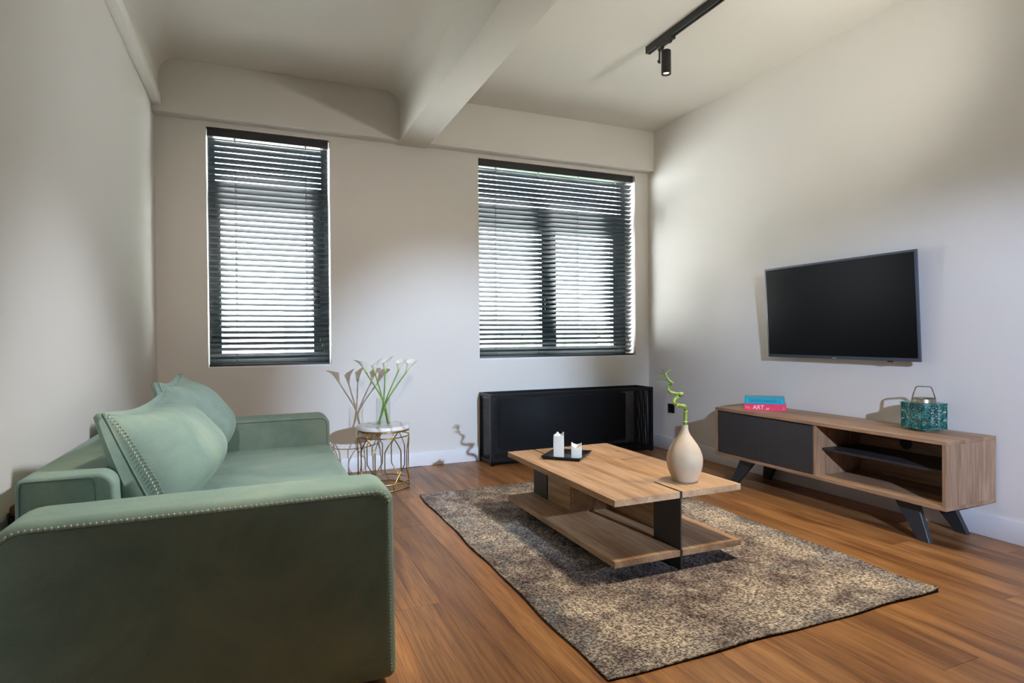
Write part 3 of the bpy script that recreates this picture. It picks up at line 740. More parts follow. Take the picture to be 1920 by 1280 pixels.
CX0, CX1, CY0, CY1 = 1.4005, 2.1046, 2.1745, 3.3684
TZ0, TZ1, LZ0, LZ1 = 0.3365, 0.365, 0.0718, 0.0995
ct = thing('coffee_table', ((CX0 + CX1) / 2, (CY0 + CY1) / 2, RZ), 0, 'low oak coffee table with black steel plates on the rug', 'coffee table'); cb = ct.location
PT = 0.008
NP = (1.7535, 2.1745, 2.376)     # near plate: x, y from-to
FP = (1.5790, 3.185, 3.3684)     # far plate
RP = (2.882, 1.905, 2.1046)      # right plate: y, x from-to
def slab(name, z0, z1):
    """oak board with slots cut for the three plates"""
    g_ = 0.0035
    xs = sorted({CX0, CX1, NP[0] - PT / 2 - g_, NP[0] + PT / 2 + g_, FP[0] - PT / 2 - g_, FP[0] + PT / 2 + g_, RP[1] - g_})
    ys = sorted({CY0, CY1, NP[2] + g_, FP[1] - g_, RP[0] - PT / 2 - g_, RP[0] + PT / 2 + g_})
    def hole(x, y):
        return (abs(x - NP[0]) < PT / 2 + g_ and y < NP[2] + g_) or (abs(x - FP[0]) < PT / 2 + g_ and y > FP[1] - g_) or (abs(y - RP[0]) < PT / 2 + g_ and x > RP[1] - g_)
    bm = bmesh.new(); V = {}
    def v(i, j, k):
        if (i, j, k) not in V: V[(i, j, k)] = bm.verts.new((xs[i] - cb.x, ys[j] - cb.y, (z0, z1)[k] - cb.z))
        return V[(i, j, k)]
    solid = {(i, j): not hole((xs[i] + xs[i + 1]) / 2, (ys[j] + ys[j + 1]) / 2) for i in range(len(xs) - 1) for j in range(len(ys) - 1)}
    for (i, j), s in solid.items():
        if not s: continue
        bm.faces.new((v(i, j, 1), v(i + 1, j, 1), v(i + 1, j + 1, 1), v(i, j + 1, 1))); bm.faces.new((v(i, j, 0), v(i, j + 1, 0), v(i + 1, j + 1, 0), v(i + 1, j, 0)))
        for (di, dj, a, b2) in ((-1, 0, (i, j), (i, j + 1)), (1, 0, (i + 1, j + 1), (i + 1, j)), (0, -1, (i + 1, j), (i, j)), (0, 1, (i, j + 1), (i + 1, j + 1))):
            if not solid.get((i + di, j + dj), False):
                bm.faces.new((v(*a, 0), v(*a, 1), v(*b2, 1), v(*b2, 0)))
    return from_bm(name, bm, 'oak_table_y', ct)
slab('tabletop', TZ0, TZ1); slab('lower_shelf', LZ0, LZ1)
box('steel_plate', (NP[0] - PT / 2, NP[0] + PT / 2, NP[1] + 0.001, NP[2], RZ + 0.003, TZ1 - 0.001), 'graphite', ct, 0.001, 1, cb)
box('steel_plate', (FP[0] - PT / 2, FP[0] + PT / 2, FP[1], FP[2] - 0.001, RZ + 0.003, TZ1 - 0.001), 'graphite', ct, 0.001, 1, cb)
box('steel_plate', (RP[1], RP[2] - 0.001, RP[0] - PT / 2, RP[0] + PT / 2, RZ + 0.003, TZ1 - 0.001), 'graphite', ct, 0.001, 1, cb)
dr = box('drawer_box', (1.578, 1.828, 2.868, 3.178, LZ1, TZ0), 'oak_table_y', ct, 0.001, 1, cb)
dw = Vector(cb) + dr.location
box('drawer_front', (1.571, 1.5778, 2.886, 3.160, LZ1 + 0.012, TZ0 - 0.012), 'oak_table_y', dr, 0.001, 1, dw)
box('divider_panel', (1.828, 1.846, 2.376, 3.178, LZ1, TZ0), 'oak_table_y', ct, 0.001, 1, cb)

# ---- tray with candles
tr = thing('serving_tray', (1.662, 3.090, TZ1), math.radians(-45), 'black square tray on the coffee table', 'tray')
def tray_mesh():
    bm = bmesh.new(); a, b, h, t = 0.118, 0.128, 0.019, 0.004
    def ring(x, y, z): return [bm.verts.new(p) for p in ((-x, -y, z), (x, -y, z), (x, y, z), (-x, y, z))]
    rs = [ring(a - 0.012, b - 0.012, 0.0005), ring(a, b, h), ring(a - t, b - t, h), ring(a - 0.014, b - 0.014, 0.005)]
    bm.faces.new(rs[0][::-1])
    for A, B in zip(rs, rs[1:]):
        for k in range(4): bm.faces.new((A[k], A[(k + 1) % 4], B[(k + 1) % 4], B[k]))
    bm.faces.new(rs[-1]); return bm
o = from_bm('tray_body', tray_mesh(), 'tray_black', tr)
tube('raised_rim', [(-0.116, -0.126, 0.019), (0.116, -0.126, 0.019), (0.116, 0.126, 0.019), (-0.116, 0.126, 0.019)], 0.0022, 'tray_black', tr, 6, closed=True)
def holder(loc, rz, w, d, h, peaks, dip, label, seed):
    t = thing('candle_holder', loc, rz, label, 'candle holder', 'white candle holders on the tray')
    bm = bmesh.new(); N = 16
    def top(u, v):
        z = h - dip * max(0, 1 - (u * u + v * v) * 0.8) ** 1.2
        for (pu, pv, ph, pw) in peaks: z += ph * math.exp(-(((u - pu) ** 2 + (v - pv) ** 2) / pw))
        return z
    T = [[None] * (N + 1) for _ in range(N + 1)]; Bt = [[None] * (N + 1) for _ in range(N + 1)]
    for i in range(N + 1):
        for j in range(N + 1):
            u, v = -1 + 2 * i / N, -1 + 2 * j / N
            uu, vv = u * (1 - 0.06 * v * v * abs(u) ** 6 * 0.9), v * (1 - 0.06 * u * u * abs(v) ** 6 * 0.9)
            T[i][j] = bm.verts.new((uu * w / 2 * 0.97, vv * d / 2 * 0.97, top(u, v)))
    for i in range(N):
        for j in range(N): bm.faces.new((T[i][j], T[i + 1][j], T[i + 1][j + 1], T[i][j + 1]))
    loop = [(i, 0) for i in range(N)] + [(N, j) for j in range(N)] + [(i, N) for i in range(N, 0, -1)] + [(0, j) for j in range(N, 0, -1)]
    prev = [T[i][j] for i, j in loop]
    for f, sc in ((0.85, 1.02), (0.5, 1.0), (0.06, 1.0), (0.0, 0.96)):
        cur = [bm.verts.new((T[i][j].co.x / 0.97 * sc, T[i][j].co.y / 0.97 * sc, f * h * 0.8)) for i, j in loop]; n_ = len(loop)
        for k in range(n_): bm.faces.new((prev[k], prev[(k + 1) % n_], cur[(k + 1) % n_], cur[k]))
        prev = cur
    bm.faces.new(prev)
    from_bm('holder_body', bm, 'ceramic_white', t, True, angle=60)
    zc = top(0, 0)
    lathe('tea_light', [(0, zc - 0.004), (0.014, zc - 0.004), (0.014, zc + 0.003), (0.012, zc + 0.004), (0, zc + 0.0035)], 'candle_wax', t, 16)
    tube('wick', [(0, 0, zc + 0.003), (0.001, 0, zc + 0.011)], 0.0008, 'cord_tassel', t, 5)
holder((1.585, 3.045, TZ1 + 0.0055), math.radians(-31), 0.060, 0.062, 0.132, [(-0.9, -0.9, 0.004, 0.12), (-0.25, 0.9, 0.020, 0.14), (0.95, -0.7, 0.006, 0.12), (0.95, 0.85, 0.016, 0.2), (-0.1, -0.5, -0.004, 0.1)], 0.030, 'taller of the two white wavy-topped candle holders on the black tray', 1)
holder((1.668, 2.985, TZ1 + 0.0055), math.radians(-31), 0.060, 0.056, 0.082, [(-0.75, 0.2, 0.020, 0.25), (0.85, 0.3, 0.014, 0.22), (0.05, -0.95, -0.016, 0.5)], 0.026, 'shorter of the two white wavy-topped candle holders on the black tray', 2)

# ---- vase with curled bamboo
VX, VY = 1.905, 2.335
vs = thing('stoneware_vase', (VX, VY, TZ1), 0, 'beige stoneware bottle vase on the coffee table corner', 'vase')
prof = [(0, 0.0008), (0.066, 0.0008), (0.071, 0.004), (0.0735, 0.012), (0.084, 0.032), (0.0955, 0.054), (0.1025, 0.080), (0.1045, 0.104), (0.100, 0.130), (0.0875, 0.158), (0.069, 0.184), (0.050, 0.206), (0.0345, 0.224), (0.0255, 0.239), (0.0215, 0.252), (0.0200, 0.264), (0.0215, 0.270), (0.0205, 0.2725), (0.0165, 0.270), (0.0150, 0.250), (0.013, 0.22), (0, 0.215)]
pp = []
for (a, b2), (c, d2) in zip(prof, prof[1:]):
    pp.append((a, b2))
prof = [(r_ * 0.825, z_) for r_, z_ in prof]
lathe('vase_body', prof, 'stoneware', vs, 48, angle=50)
bmb = thing('lucky_bamboo', (VX, VY, TZ1 + 0.215), 0, 'curled green bamboo stem standing in the beige vase', 'plant')
cur = [(0, 0, 0.0), (0.003, 0, 0.055), (0.006, 0, 0.082), (0.006, 0.0, 0.108), (-0.004, -0.012, 0.138), (-0.030, -0.034, 0.154), (-0.052, -0.018, 0.157), (-0.052, 0.012, 0.168), (-0.028, 0.026, 0.186), (-0.012, 0.008, 0.204), (-0.030, -0.020, 0.212), (-0.066, -0.024, 0.214), (-0.088, -0.004, 0.222), (-0.082, 0.018, 0.240), (-0.072, 0.012, 0.256), (-0.080, -0.010, 0.266), (-0.096, -0.008, 0.276), (-0.104, 0.0, 0.292), (-0.110, 0.004, 0.312)]
cp = smooth_path(cur, 5)
rad = [0.0095 - 0.0050 * (i / (len(cp) - 1)) ** 1.6 for i in range(len(cp))]
tube('stem', cp, rad, 'bamboo_stem', bmb, 10)
for idx in (8, 18, 30, 42, 52, 62, 72):
    if idx + 1 < len(cp):
        a, b2 = cp[idx], cp[idx + 1]; d = (b2 - a).normalized() * 0.0022
        tube('node_ring', [a - d, a, a + d], [rad[idx] * 1.02, rad[idx] * 1.16, rad[idx] * 1.02], 'bamboo_node', bmb, 10)
def leaf(parent, base, direction, L, wd, name='leaf', mat='bamboo_leaf', droop=0.25):
    d = Vector(direction).normalized(); s = d.cross(Vector((0, 0, 1))).normalized(); b0 = Vector(base); bm = bmesh.new(); rows = []
    for k in range(7):
        t = k / 6; c = b0 + d * L * t - Vector((0, 0, 1)) * droop * L * t * t; w_ = wd * math.sin(PI * min(1, t * 0.94 + 0.05)) ** 0.8
        rows.append([bm.verts.new(c - s * w_), bm.verts.new(c - Vector((0, 0, 1)) * w_ * 0.35), bm.verts.new(c + s * w_)])
    for A, B in zip(rows, rows[1:]):
        bm.faces.new((A[0], A[1], B[1], B[0])); bm.faces.new((A[1], A[2], B[2], B[1]))
    return from_bm(name, bm, mat, parent, True)
tipb = cp[-1]
for dx, dy, dz, L, w_ in ((-0.95, 0.25, 0.45, 0.052, 0.010), (0.75, -0.2, 0.9, 0.050, 0.0095), (-0.45, 0.2, 1.0, 0.046, 0.008), (0.15, -0.1, 1.0, 0.040, 0.008)):
    leaf(bmb, tipb - Vector((0, 0, 0.006)), (dx, dy, dz), L, w_)
for idx, dx, dy, dz, L in ((-6, -0.95, 0.3, 0.0, 0.054), (-9, -0.9, 0.4, 0.15, 0.036)):
    leaf(bmb, cp[idx], (dx, dy, dz), L, 0.0095)

# ================================================================== SIDE TABLE AND LILIES
SX, SY = 0.817, 4.292
sdt = thing('side_table', (SX, SY, 0), 0, 'round brass wire side table with white marble top', 'side table')
lathe('marble_top', [(0, 0.419), (0.182, 0.419), (0.187, 0.423), (0.187, 0.443), (0.183, 0.448), (0, 0.448)], 'marble_top', sdt, 48, angle=50)
def ring(name, r, z, rad_, parent=sdt, n=48): return tube(name, [(r * math.cos(2 * PI * k / n), r * math.sin(2 * PI * k / n), z) for k in range(n)], rad_, 'brass', parent, 8, closed=True)
RT = 0.180
ring('hoop', RT, 0.4125, 0.0055); ring('hoop', RT, 0.372, 0.0042); ring('hoop', RT, 0.050, 0.0046); ring('hoop', RT, 0.0055, 0.0050)
cyl = lambda th, z, r=RT: (r * math.cos(th), r * math.sin(th), z)
view = math.atan2(-SY, -SX)
for k in range(6):
    th = view + math.radians(22 + 60 * k) ; HA = math.radians(19.5)
    for s in (-1, 1):
        seq = [(0.0, 0.412), (0.0, 0.372), (0.25, 0.352), (0.62, 0.318), (0.95, 0.282), (1.0, 0.268), (1.0, 0.20), (1.0, 0.145), (0.95, 0.130), (0.62, 0.098), (0.25, 0.066), (0.03, 0.050), (0.0, 0.036), (0.0, 0.006)]
        tube('wire', [cyl(th + s * HA * a, z) for a, z in seq], 0.0042, 'brass', sdt, 6)
gv = thing('glass_vase', (SX, SY, 0.448), 0, 'clear glass cylinder vase on the marble side table', 'vase')
lathe('vase_wall', [(0, 0.0006), (0.050, 0.0006), (0.0505, 0.006), (0.0505, 0.190), (0.049, 0.191), (0.0475, 0.190), (0.0475, 0.010), (0, 0.009)], 'vase_glass', gv, 40, angle=40)
def lily(name_label, foot, knee, base, tipdir, lip, L, seed):
    t = thing('calla_lily', (SX, SY, 0.458), 0, name_label, 'flower', 'calla lilies in the glass vase')
    P = smooth_path([foot, knee, base], 8); d = (P[-1] - P[-3]).normalized()
    tube('stem', P, [0.0058 - 0.001 * i / len(P) for i in range(len(P))], 'lily_stem', t, 8)
    # spathe: a flaring funnel with one long lip
    bm = bmesh.new(); ax = (Vector(tipdir)).normalized(); lp = Vector(lip); lp = (lp - ax * lp.dot(ax)).normalized(); sd = ax.cross(lp); n = 22; rows = []
    K = 12
    for k in range(K + 1):
        q = k / K; R = []
        r = 0.0058 + 0.025 * q ** 1.25 + 0.006 * max(0, q - 0.7)
        for m in range(n):
            a = 2 * PI * m / n; front_ = 0.5 + 0.5 * math.cos(a)
            h = L * q * (0.62 + 0.38 * front_ ** 1.3)
            fl_ = max(0, q - 0.6) / 0.4
            rr = r * (1 + 0.10 * fl_ * front_)
            bend = lp * (0.008 * q * q) + lp * (0.014 * fl_ ** 2 * front_ ** 4)
            z_ = h - 0.006 * fl_ ** 2 * (1 - front_)
            R.append(bm.verts.new(Vector(base) + ax * z_ + (lp * math.cos(a) + sd * math.sin(a)) * rr + bend))
        rows.append(R)
    for A, B in zip(rows, rows[1:]):
        for m in range(n): bm.faces.new((A[m], A[(m + 1) % n], B[(m + 1) % n], B[m]))
    bm.faces.new(rows[0][::-1])
    from_bm('spathe', bm, 'lily_bloom', t, True)
    b0 = Vector(base) + ax * 0.012
    tube('spadix', [b0, b0 + ax * L * 0.3, b0 + ax * L * 0.55 + lp * 0.006], [0.003, 0.0036, 0.002], 'lily_spadix', t, 8)
    tip = Vector(base) + ax * (L * 0.985) + lp * 0.055
    lp2 = rows[-1][0] if False else None
    return t
lily('calla lily leaning furthest left, in the glass vase', (0.038, -0.006, -0.006), (0.0, -0.004, 0.160), (-0.118, 0.0, 0.366), (-0.34, -0.05, 0.95), (-1, -0.25, 0), 0.120, 1)
lily('second calla lily from the left, in the glass vase', (0.034, 0.008, -0.006), (-0.005, 0.006, 0.180), (-0.052, 0.010, 0.354), (-0.10, 0.0, 1), (1, -0.5, 0), 0.108, 2)
lily('middle upright calla lily in the glass vase', (-0.026, 0.004, -0.006), (0.006, 0.0, 0.180), (0.016, 0.0, 0.364), (0.06, 0, 1), (0.9, 0.2, 0.0), 0.122, 3)
lily('second calla lily from the right, in the glass vase', (-0.034, 0.010, -0.006), (0.034, 0.012, 0.190), (0.116, 0.020, 0.368), (0.20, 0, 1), (0.7, 0.7, 0), 0.098, 4)
lily('calla lily leaning furthest right, in the glass vase', (-0.036, -0.008, -0.006), (0.040, -0.006, 0.180), (0.166, -0.010, 0.358), (0.42, 0, 0.95), (0.6, 0.4, 0.5), 0.118, 5)

# ================================================================== RADIATOR COVER
RX0, RX1, RY0, RY1, RH = 1.7554, 3.3754, D - 0.2795, D - 0.002, 0.593
rc = thing('radiator_cover', ((RX0 + RX1) / 2, (RY0 + RY1) / 2, 0), 0, 'black perforated metal radiator cover under the wide window', 'radiator cover'); rb = rc.location
E_ = 0.028
def bar(r): return box('frame_bar', r, 'black_frame', rc, 0.0015, 1, rb)
for x in (RX0, RX1 - E_):
    for y in (RY0, RY1 - E_): bar((x, x + E_, y, y + E_, 0, RH))
for z in (0.012, RH - E_):
    for y in (RY0, RY1 - E_): bar((RX0 + E_, RX1 - E_, y, y + E_ if y == RY1 - E_ else y + 0.012, z, z + E_))
    for x in (RX0, RX1 - E_): bar((x if x == RX0 else RX1 - 0.012, x + 0.012 if x == RX0 else RX1, RY0 + E_, RY1 - E_, z, z + E_))
def perforated(name, w, h, pitch, hole, place):
    nx, nz = int(w / pitch), int(h / pitch); ox, oz = (w - nx * pitch) / 2, (h - nz * pitch) / 2
    V = []; Fc = []; idx = {}
    def v(x, z):
        k = (round(x, 5), round(z, 5))
        if k not in idx: idx[k] = len(V); V.append(place(x, z))
        return idx[k]
    m = (pitch - hole) / 2
    xs = [0.0]; zs = [0.0]
    for i in range(nx): xs += [ox + i * pitch + m, ox + i * pitch + m + hole]
    for j in range(nz): zs += [oz + j * pitch + m, oz + j * pitch + m + hole]
    xs.append(w); zs.append(h)
    for i in range(len(xs) - 1):
        for j in range(len(zs) - 1):
            if i % 2 == 1 and j % 2 == 1: continue
            Fc.append((v(xs[i], zs[j]), v(xs[i + 1], zs[j]), v(xs[i + 1], zs[j + 1]), v(xs[i], zs[j + 1])))
    me = bpy.data.meshes.new(name); me.from_pydata(V, [], Fc); me.update()
    return link_mesh(name, me, 'black_metal', rc)
pw, ph = RX1 - RX0 - 2 * E_, RH - 2 * E_ - 0.012
perforated('perforated_panel', pw, ph, 0.0100, 0.0046, lambda x, z: (RX0 + E_ + x - rb.x, RY0 + 0.008 - rb.y, 0.012 + E_ + z))
sw = RY1 - RY0 - 2 * E_
for x in (RX0 + 0.008, RX1 - 0.008):
    perforated('perforated_panel', sw, ph, 0.0100, 0.0046, lambda a, z, x=x: (x - rb.x, RY0 + E_ + a - rb.y, 0.012 + E_ + z))
rd = thing('radiator', (2.50, D - 0.10, 0.0), 0, 'dark panel radiator inside the black perforated cover', 'radiator'); r2 = rd.location
box('panel', (1.90, 3.16, D - 0.150, D - 0.138, 0.10, 0.54), 'radiator_enamel', rd, 0.004, 2, r2)
box('panel', (1.90, 3.16, D - 0.052, D - 0.040, 0.10, 0.54), 'radiator_enamel', rd, 0.004, 2, r2)
box('top_grille', (1.90, 3.16, D - 0.138, D - 0.052, 0.525, 0.538), 'radiator_enamel', rd, 0.002, 1, r2)
for x in (2.02, 2.98):
    tube('supply_pipe', [(x - r2.x, 0.01, 0.13), (x - r2.x, 0.01, 0.0005)], 0.009, 'radiator_enamel', rd, 8)
    box('bracket', (x - 0.02, x + 0.02, D - 0.040, D - 0.001, 0.30, 0.34), 'radiator_enamel', rd, base=r2)

# ---- wall socket
ow = thing('wall_outlet', (XR, 4.505, 0.3945), 0, 'black wall socket low on the right wall', 'outlet')
box('cover_plate', (-0.010, 0.0, -0.042, 0.042, -0.041, 0.041), 'outlet_black', ow, 0.002, 2)
bm = bmesh.new(); bm_lathe(bm, [(0, 0.0), (0.020, 0.0), (0.021, 0.004), (0.024, 0.004), (0.024, 0.0)], 24); bmesh.ops.rotate(bm, cent=(0, 0, 0), matrix=Matrix.Rotation(-PI / 2, 3, 'Y'), verts=bm.verts); bmesh.ops.translate(bm, vec=(-0.0098, 0, 0), verts=bm.verts)
from_bm('socket_insert', bm, 'outlet_black', ow, True, angle=40)

# ================================================================== MEDIA CONSOLE
MX0, MX1, MY0, MY1, MZ0, MZ1 = 3.1038, 3.5135, 1.8497, 3.4578, 0.1933, 0.5394
mc = thing('media_console', ((MX0 + MX1) / 2, (MY0 + MY1) / 2, 0), 0, 'long low oak media console with two grey doors and splayed legs', 'console'); mb = mc.location
T_ = 0.020
box('top_board', (MX0, MX1, MY0, MY1, MZ1 - T_, MZ1), 'oak_y', mc, 0.0012, 1, mb)
box('bottom_board', (MX0, MX1, MY0, MY1, MZ0, MZ0 + T_), 'oak_y', mc, 0.0012, 1, mb)
box('side_panel', (MX0, MX1, MY0, MY0 + T_, MZ0 + T_, MZ1 - T_), 'oak_z', mc, 0.0012, 1, mb)
box('side_panel', (MX0, MX1, MY1 - T_, MY1, MZ0 + T_, MZ1 - T_), 'oak_z', mc, 0.0012, 1, mb)
DV = 2.618
box('divider', (MX0 + 0.006, MX1 - 0.01, DV - 0.018, DV, MZ0 + T_, MZ1 - T_), 'oak_z', mc, 0.001, 1, mb)
box('back_panel', (MX1 - 0.010, MX1 - 0.002, MY0 + T_, MY1 - T_, MZ0 + T_, MZ1 - T_), 'oak_y', mc, base=mb)
dm = (DV + MY1 - T_) / 2 + 0.002
for (a, b2) in ((DV + 0.002, dm - 0.001), (dm + 0.001, MY1 - T_ - 0.003)):
    box('door', (MX0 + 0.004, MX0 + 0.022, a, b2, MZ0 + T_ + 0.002, MZ1 - T_ - 0.007), 'graphite', mc, 0.001, 1, mb)
box('inner_shelf', (MX0 + 0.060, MX1 - 0.011, MY0 + T_, DV - 0.018, 0.366, 0.380), 'graphite', mc, 0.001, 1, mb)
bm = bmesh.new(); bm_lathe(bm, [(0, 0.004), (0.030, 0.004), (0.034, 0.003), (0.036, 0.0)], 28); bmesh.ops.rotate(bm, cent=(0, 0, 0), matrix=Matrix.Rotation(-PI / 2, 3, 'Y'), verts=bm.verts); bmesh.ops.translate(bm, vec=(MX1 - 0.010 - mb.x, 2.312 - mb.y, 0.428), verts=bm.verts)
from_bm('cable_grommet', bm, 'cable_grommet', mc, True, angle=40)
def leg(xt, xb_, yt0, yt1, yb0, yb1, th=0.030):
    bm = bmesh.new()
    A = [bm.verts.new((x - mb.x, y - mb.y, MZ0)) for x, y in ((xt - th / 2, yt0), (xt + th / 2, yt0), (xt + th / 2, yt1), (xt - th / 2, yt1))]
    B = [bm.verts.new((x - mb.x, y - mb.y, 0.0005)) for x, y in ((xb_ - th / 2, yb0), (xb_ + th / 2, yb0), (xb_ + th / 2, yb1), (xb_ - th / 2, yb1))]
    for k in range(4): bm.faces.new((A[k], A[(k + 1) % 4], B[(k + 1) % 4], B[k]))
    bm.faces.new(A[::-1]); bm.faces.new(B)
    bmesh.ops.bevel(bm, geom=list(bm.edges), offset=0.0015, segments=1, affect='EDGES')
    from_bm('leg', bm, 'leg_metal', mc)
leg(3.185, 3.155, 2.035, 2.165, 1.952, 2.012); leg(3.405, 3.470, 2.005, 2.135, 1.955, 2.015)
leg(3.185, 3.155, 3.142, 3.272, 3.290, 3.350); leg(3.405, 3.470, 3.142, 3.272, 3.290, 3.350)

# ---- books
def book(z, length, depth, thick, cover, label, loc, rz):
    t = thing('book', (loc[0], loc[1], z), rz, label, 'book', 'books on the media console')
    # local: x along the spine, y toward the back, spine face at y = 0
    c = 0.0022
    bm = bmesh.new(); bm_box(bm, 0, length, 0, depth, 0, c); bm_box(bm, 0, length, 0, depth, thick - c, thick); bm_box(bm, 0, length, 0, c, c, thick - c)
    from_bm('cover', bm, cover, t)
    bm = bmesh.new(); bm_box(bm, 0.003, length - 0.003, c, depth - 0.004, c, thick - c); from_bm('pages', bm, 'book_pages', t)
    return t
bang = math.atan2(3.041 - 3.238, 3.360 - 3.167)
pb = book(MZ1 + 0.0005, 0.274, 0.200, 0.046, 'book_pink', 'pink book lettered ART, lower of the two on the console', (3.166, 3.237), bang)
uprt = (PI / 2, 0, 0)
lettering('lettering', 'ART', 0.042, 'book_ink_white', pb, (0.058, -0.0003, 0.008), uprt, sx=0.95, label='bold white letters ART')
lettering('lettering', 'tal', 0.024, 'book_ink_white', pb, (0.142, -0.0003, 0.0075), uprt, label='small white letters')
lettering('lettering', 'Mol.', 0.026, 'book_ink_pink', pb, (0.010, -0.0003, 0.011), uprt, sx=0.7, label='small pale pink letters')
lettering('lettering', 'I', 0.034, 'book_ink_pink', pb, (0.253, -0.0003, 0.009), uprt, label='pale pink mark')
tb_ = book(MZ1 + 0.0475, 0.262, 0.190, 0.041, 'book_teal', 'teal book lettered ARCHITECTURE NOW, upper of the two on the console', (3.170, 3.238), bang)
lettering('lettering', 'ARCHITECTURE NOW', 0.0185, 'book_ink_teal', tb_, (0.044, -0.0003, 0.0135), uprt, sx=0.90, label='dark blue letters ARCHITECTURE NOW')
lettering('lettering', 'I', 0.030, 'book_ink_pale', tb_, (0.017, -0.0003, 0.010), uprt, label='pale mark')
lettering('lettering', 'I', 0.030, 'book_ink_pale', tb_, (0.243, -0.0003, 0.010), uprt, label='pale mark')

# ---- openwork lantern
ln_ = thing('openwork_lantern', (3.378, 2.130, MZ1), math.radians(-57.8 + 45 + 90), 'turquoise openwork metal lantern with handle on the console', 'lantern')
HS = 0.079
lathe('foot', [(0, 0.0006), (0.072, 0.0006), (0.074, 0.004), (0.070, 0.012), (0.060, 0.016), (0, 0.016)], 'lantern_rim', ln_, 32, angle=30)
def lattice(ang):
    bm = bmesh.new(); n = 4; z0, z1 = 0.016, 0.150; w = HS; r = 0.0029
    M = Matrix.Rotation(ang, 3, 'Z')
    def P(a, z): return M @ Vector((a, -HS + 0.010 * (abs(a) / w) ** 4, z))
    NR = 3; H_ = z1 - z0; cw = 2 * w / n; chh = H_ / NR
    for i in range(n):
        for j in range(NR):
            cx = -w + cw * (i + 0.5); cz = z0 + chh * (j + 0.5)
            bm_tube(bm, [P(cx + cw * 0.34 * math.cos(2 * PI * k / 10), cz + chh * 0.34 * math.sin(2 * PI * k / 10)) for k in range(10)], r * 0.9, 5, closed=True)
            bm_tube(bm, [P(cx + cw * 0.14 * math.cos(2 * PI * k / 6), cz + chh * 0.14 * math.sin(2 * PI * k / 6)) for k in range(6)], r * 0.8, 4, closed=True)
            for sx, sz in ((-1, -1), (1, -1), (1, 1), (-1, 1)):
                bm_tube(bm, [P(cx + sx * cw * 0.24, cz + sz * chh * 0.24), P(cx + sx * cw * 0.5, cz + sz * chh * 0.5)], r, 5)
    for i in range(n + 1):
        a = max(-w + 0.002, min(w - 0.002, -w + cw * i))
        for j in range(NR):
            cz = z0 + chh * (j + 0.5)
            bm_tube(bm, [P(a, cz - chh * 0.5), P(a, cz + chh * 0.5)], r * 0.8, 5) if i in (0, n) else bm_tube(bm, [P(a - cw * 0.14, cz), P(a, cz + chh * 0.16), P(a + cw * 0.14, cz), P(a, cz - chh * 0.16)], r * 0.8, 4, closed=True)
    for z in (z0, z1): bm_tube(bm, [P(-w + 2 * w * k / 8, z) for k in range(9)], r * 1.3, 6)
    return from_bm('lattice_panel', bm, 'lantern_glaze', ln_, True)
for k in range(4): lattice(k * PI / 2)
bm = bmesh.new(); bm_box(bm, -HS + 0.006, HS - 0.006, -HS + 0.006, HS - 0.006, 0.146, 0.153, 0.003, 2)
from_bm('top_plate', bm, 'lantern_glaze', ln_)
lathe('collar', [(0.058, 0.152), (0.060, 0.154), (0.058, 0.160), (0.056, 0.174), (0.058, 0.177), (0.054, 0.178), (0.050, 0.174), (0.050, 0.153)], 'lantern_rim', ln_, 32, angle=30)
lathe('candle_cup', [(0, 0.018), (0.030, 0.018), (0.030, 0.060), (0.027, 0.060), (0.027, 0.022), (0, 0.022)], 'lantern_rim', ln_, 20)
hd = thing  # handle: a flat strap folded over the collar
def strap():
    bm = bmesh.new(); w = 0.0065; t = 0.0028
    pts = [(-0.054, 0, 0.166), (-0.047, 0.012, 0.200), (-0.036, 0.026, 0.236), (-0.028, 0.030, 0.243), (0.028, 0.030, 0.243), (0.036, 0.026, 0.236), (0.047, 0.012, 0.200), (0.054, 0, 0.166)]
    M = Matrix.Rotation(math.radians(45), 3, 'Z'); rows = []
    for i, p in enumerate(pts):
        a = Vector(pts[max(0, i - 1)]); b2 = Vector(pts[min(len(pts) - 1, i + 1)]); d = (b2 - a).normalized(); s = Vector((0, 1, 0)); s = (s - d * s.dot(d)).normalized(); nn = d.cross(s)
        rows.append([bm.verts.new(M @ (Vector(p) + s * w * e + nn * t * f)) for e, f in ((-1, -1), (1, -1), (1, 1), (-1, 1))])
    for A, B in zip(rows, rows[1:]):
        for k in range(4): bm.faces.new((A[k], A[(k + 1) % 4], B[(k + 1) % 4], B[k]))
    bm.faces.new(rows[0][::-1]); bm.faces.new(rows[-1])
    return from_bm('handle', bm, 'lantern_rim', ln_)
strap()

# ================================================================== TELEVISION
tvb = Vector((3.461, 2.747, 0.910)); TVW, TVH = 1.098, 0.643
tv = thing('television', tvb, 0, 'black flat screen television mounted on the right wall', 'television')
tilt = math.atan2(0.038, TVH)
tv.rotation_euler = (0, -tilt, 0)
# local: front faces -x
box('bezel', (0.0, 0.014, -TVW / 2, TVW / 2, 0, TVH), 'tv_bezel', tv, 0.003, 2)
box('screen', (-0.0015, 0.004, -TVW / 2 + 0.013, TVW / 2 - 0.013, 0.021, TVH - 0.013), 'tv_screen', tv, 0.0006, 1)
bm = bmesh.new()
A = [bm.verts.new(p) for p in ((0.014, -0.50, 0.05), (0.014, 0.50, 0.05), (0.014, 0.50, 0.60), (0.014, -0.50, 0.60))]
B = [bm.verts.new(p) for p in ((0.044, -0.42, 0.10), (0.044, 0.42, 0.10), (0.050, 0.42, 0.50), (0.050, -0.42, 0.50))]
for k in range(4): bm.faces.new((A[k], A[(k + 1) % 4], B[(k + 1) % 4], B[k]))
bm.faces.new(A[::-1]); bm.faces.new(B); from_bm('back_housing', bm, 'tv_back', tv)
box('maker_mark', (-0.0012, 0.0, -0.016, 0.016, 0.005, 0.0095), 'logo_silver', tv)
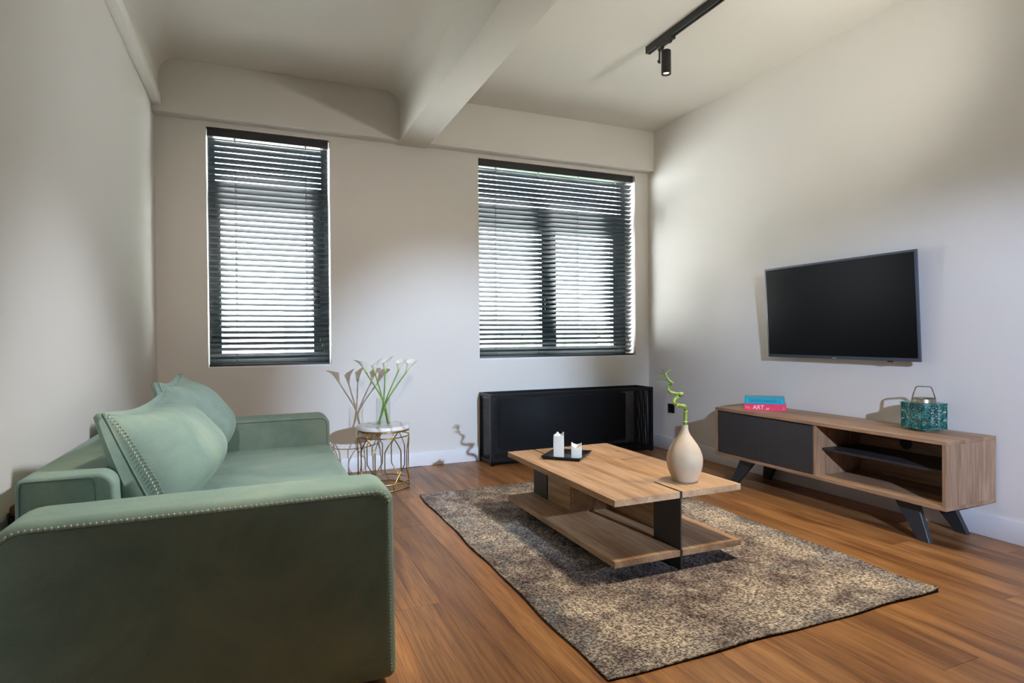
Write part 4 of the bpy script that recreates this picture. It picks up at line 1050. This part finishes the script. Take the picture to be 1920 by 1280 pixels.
box('sensor', (0.001, 0.010, -0.383, -0.353, -0.006, 0.0005), 'tv_back', tv)
box('wall_bracket', (0.044, 0.081, -0.2, 0.2, 0.24, 0.34), 'tv_back', tv)

# ================================================================== TRACK AND SPOT
TX = 2.462
tk = thing('lighting_track', (TX, 1.4, ZC), 0, 'black lighting track fixed to the ceiling', 'track')
tbm = bmesh.new()
bm_box(tbm, -0.018, -0.006, -3.0, 1.972, -0.046, 0.0); bm_box(tbm, 0.006, 0.018, -3.0, 1.972, -0.046, 0.0); bm_box(tbm, -0.006, 0.006, -3.0, 1.972, -0.018, 0.0)
from_bm('rail', tbm, 'track_black', tk); box('end_cap', (-0.019, 0.019, 1.972, 1.978, -0.047, 0.0), 'track_black', tk)
sp = thing('track_spotlight', (TX, 3.19, ZC - 0.046), 0, 'small black cylinder spotlight hanging from the ceiling track', 'spotlight')
box('adapter', (-0.017, 0.017, -0.085, 0.075, -0.018, 0.004), 'track_black', sp, 0.002, 1)
lathe('swivel', [(0, -0.018), (0.013, -0.018), (0.013, -0.030), (0.008, -0.034), (0.007, -0.044), (0, -0.044)], 'track_black', sp, 16, cy=0.03)
box('lever', (-0.011, -0.004, -0.078, -0.052, -0.040, -0.018), 'track_black', sp, 0.002, 1)
HX, HY = 0.016, 0.012
box('bracket_arm', (HX - 0.043, HX - 0.036, HY + 0.010, HY + 0.024, -0.135, -0.040), 'track_black', sp, 0.001, 1)
box('bracket_arm', (HX - 0.043, 0.004, HY + 0.010, HY + 0.034, -0.046, -0.039), 'track_black', sp, 0.001, 1)
bm = bmesh.new(); bm_lathe(bm, [(0, 0), (0.010, 0), (0.010, 0.008), (0, 0.009)], 14); bmesh.ops.rotate(bm, cent=(0, 0, 0), matrix=Matrix.Rotation(-PI / 2, 3, 'Y'), verts=bm.verts); bmesh.ops.translate(bm, vec=(HX - 0.043, HY + 0.017, -0.122), verts=bm.verts)
from_bm('pivot_knob', bm, 'track_black', sp, True, angle=40)
lathe('housing', [(0, -0.052), (0.029, -0.052), (0.0315, -0.055), (0.0315, -0.206), (0.029, -0.206), (0.026, -0.190), (0, -0.190)], 'track_black', sp, 32, angle=35, cx=HX, cy=HY)
lathe('lamp_lens', [(0, -0.197), (0.018, -0.197), (0.021, -0.192), (0, -0.1905)], 'lamp_glow', sp, 24, cx=HX, cy=HY)
spot('spot_lamp_visible', (TX + HX, 3.19 + HY, ZC - 0.046 - 0.212), (2.25, 2.95, 0.0), 25, (1.0, 0.86, 0.68), 70, 0.7, 0.018)
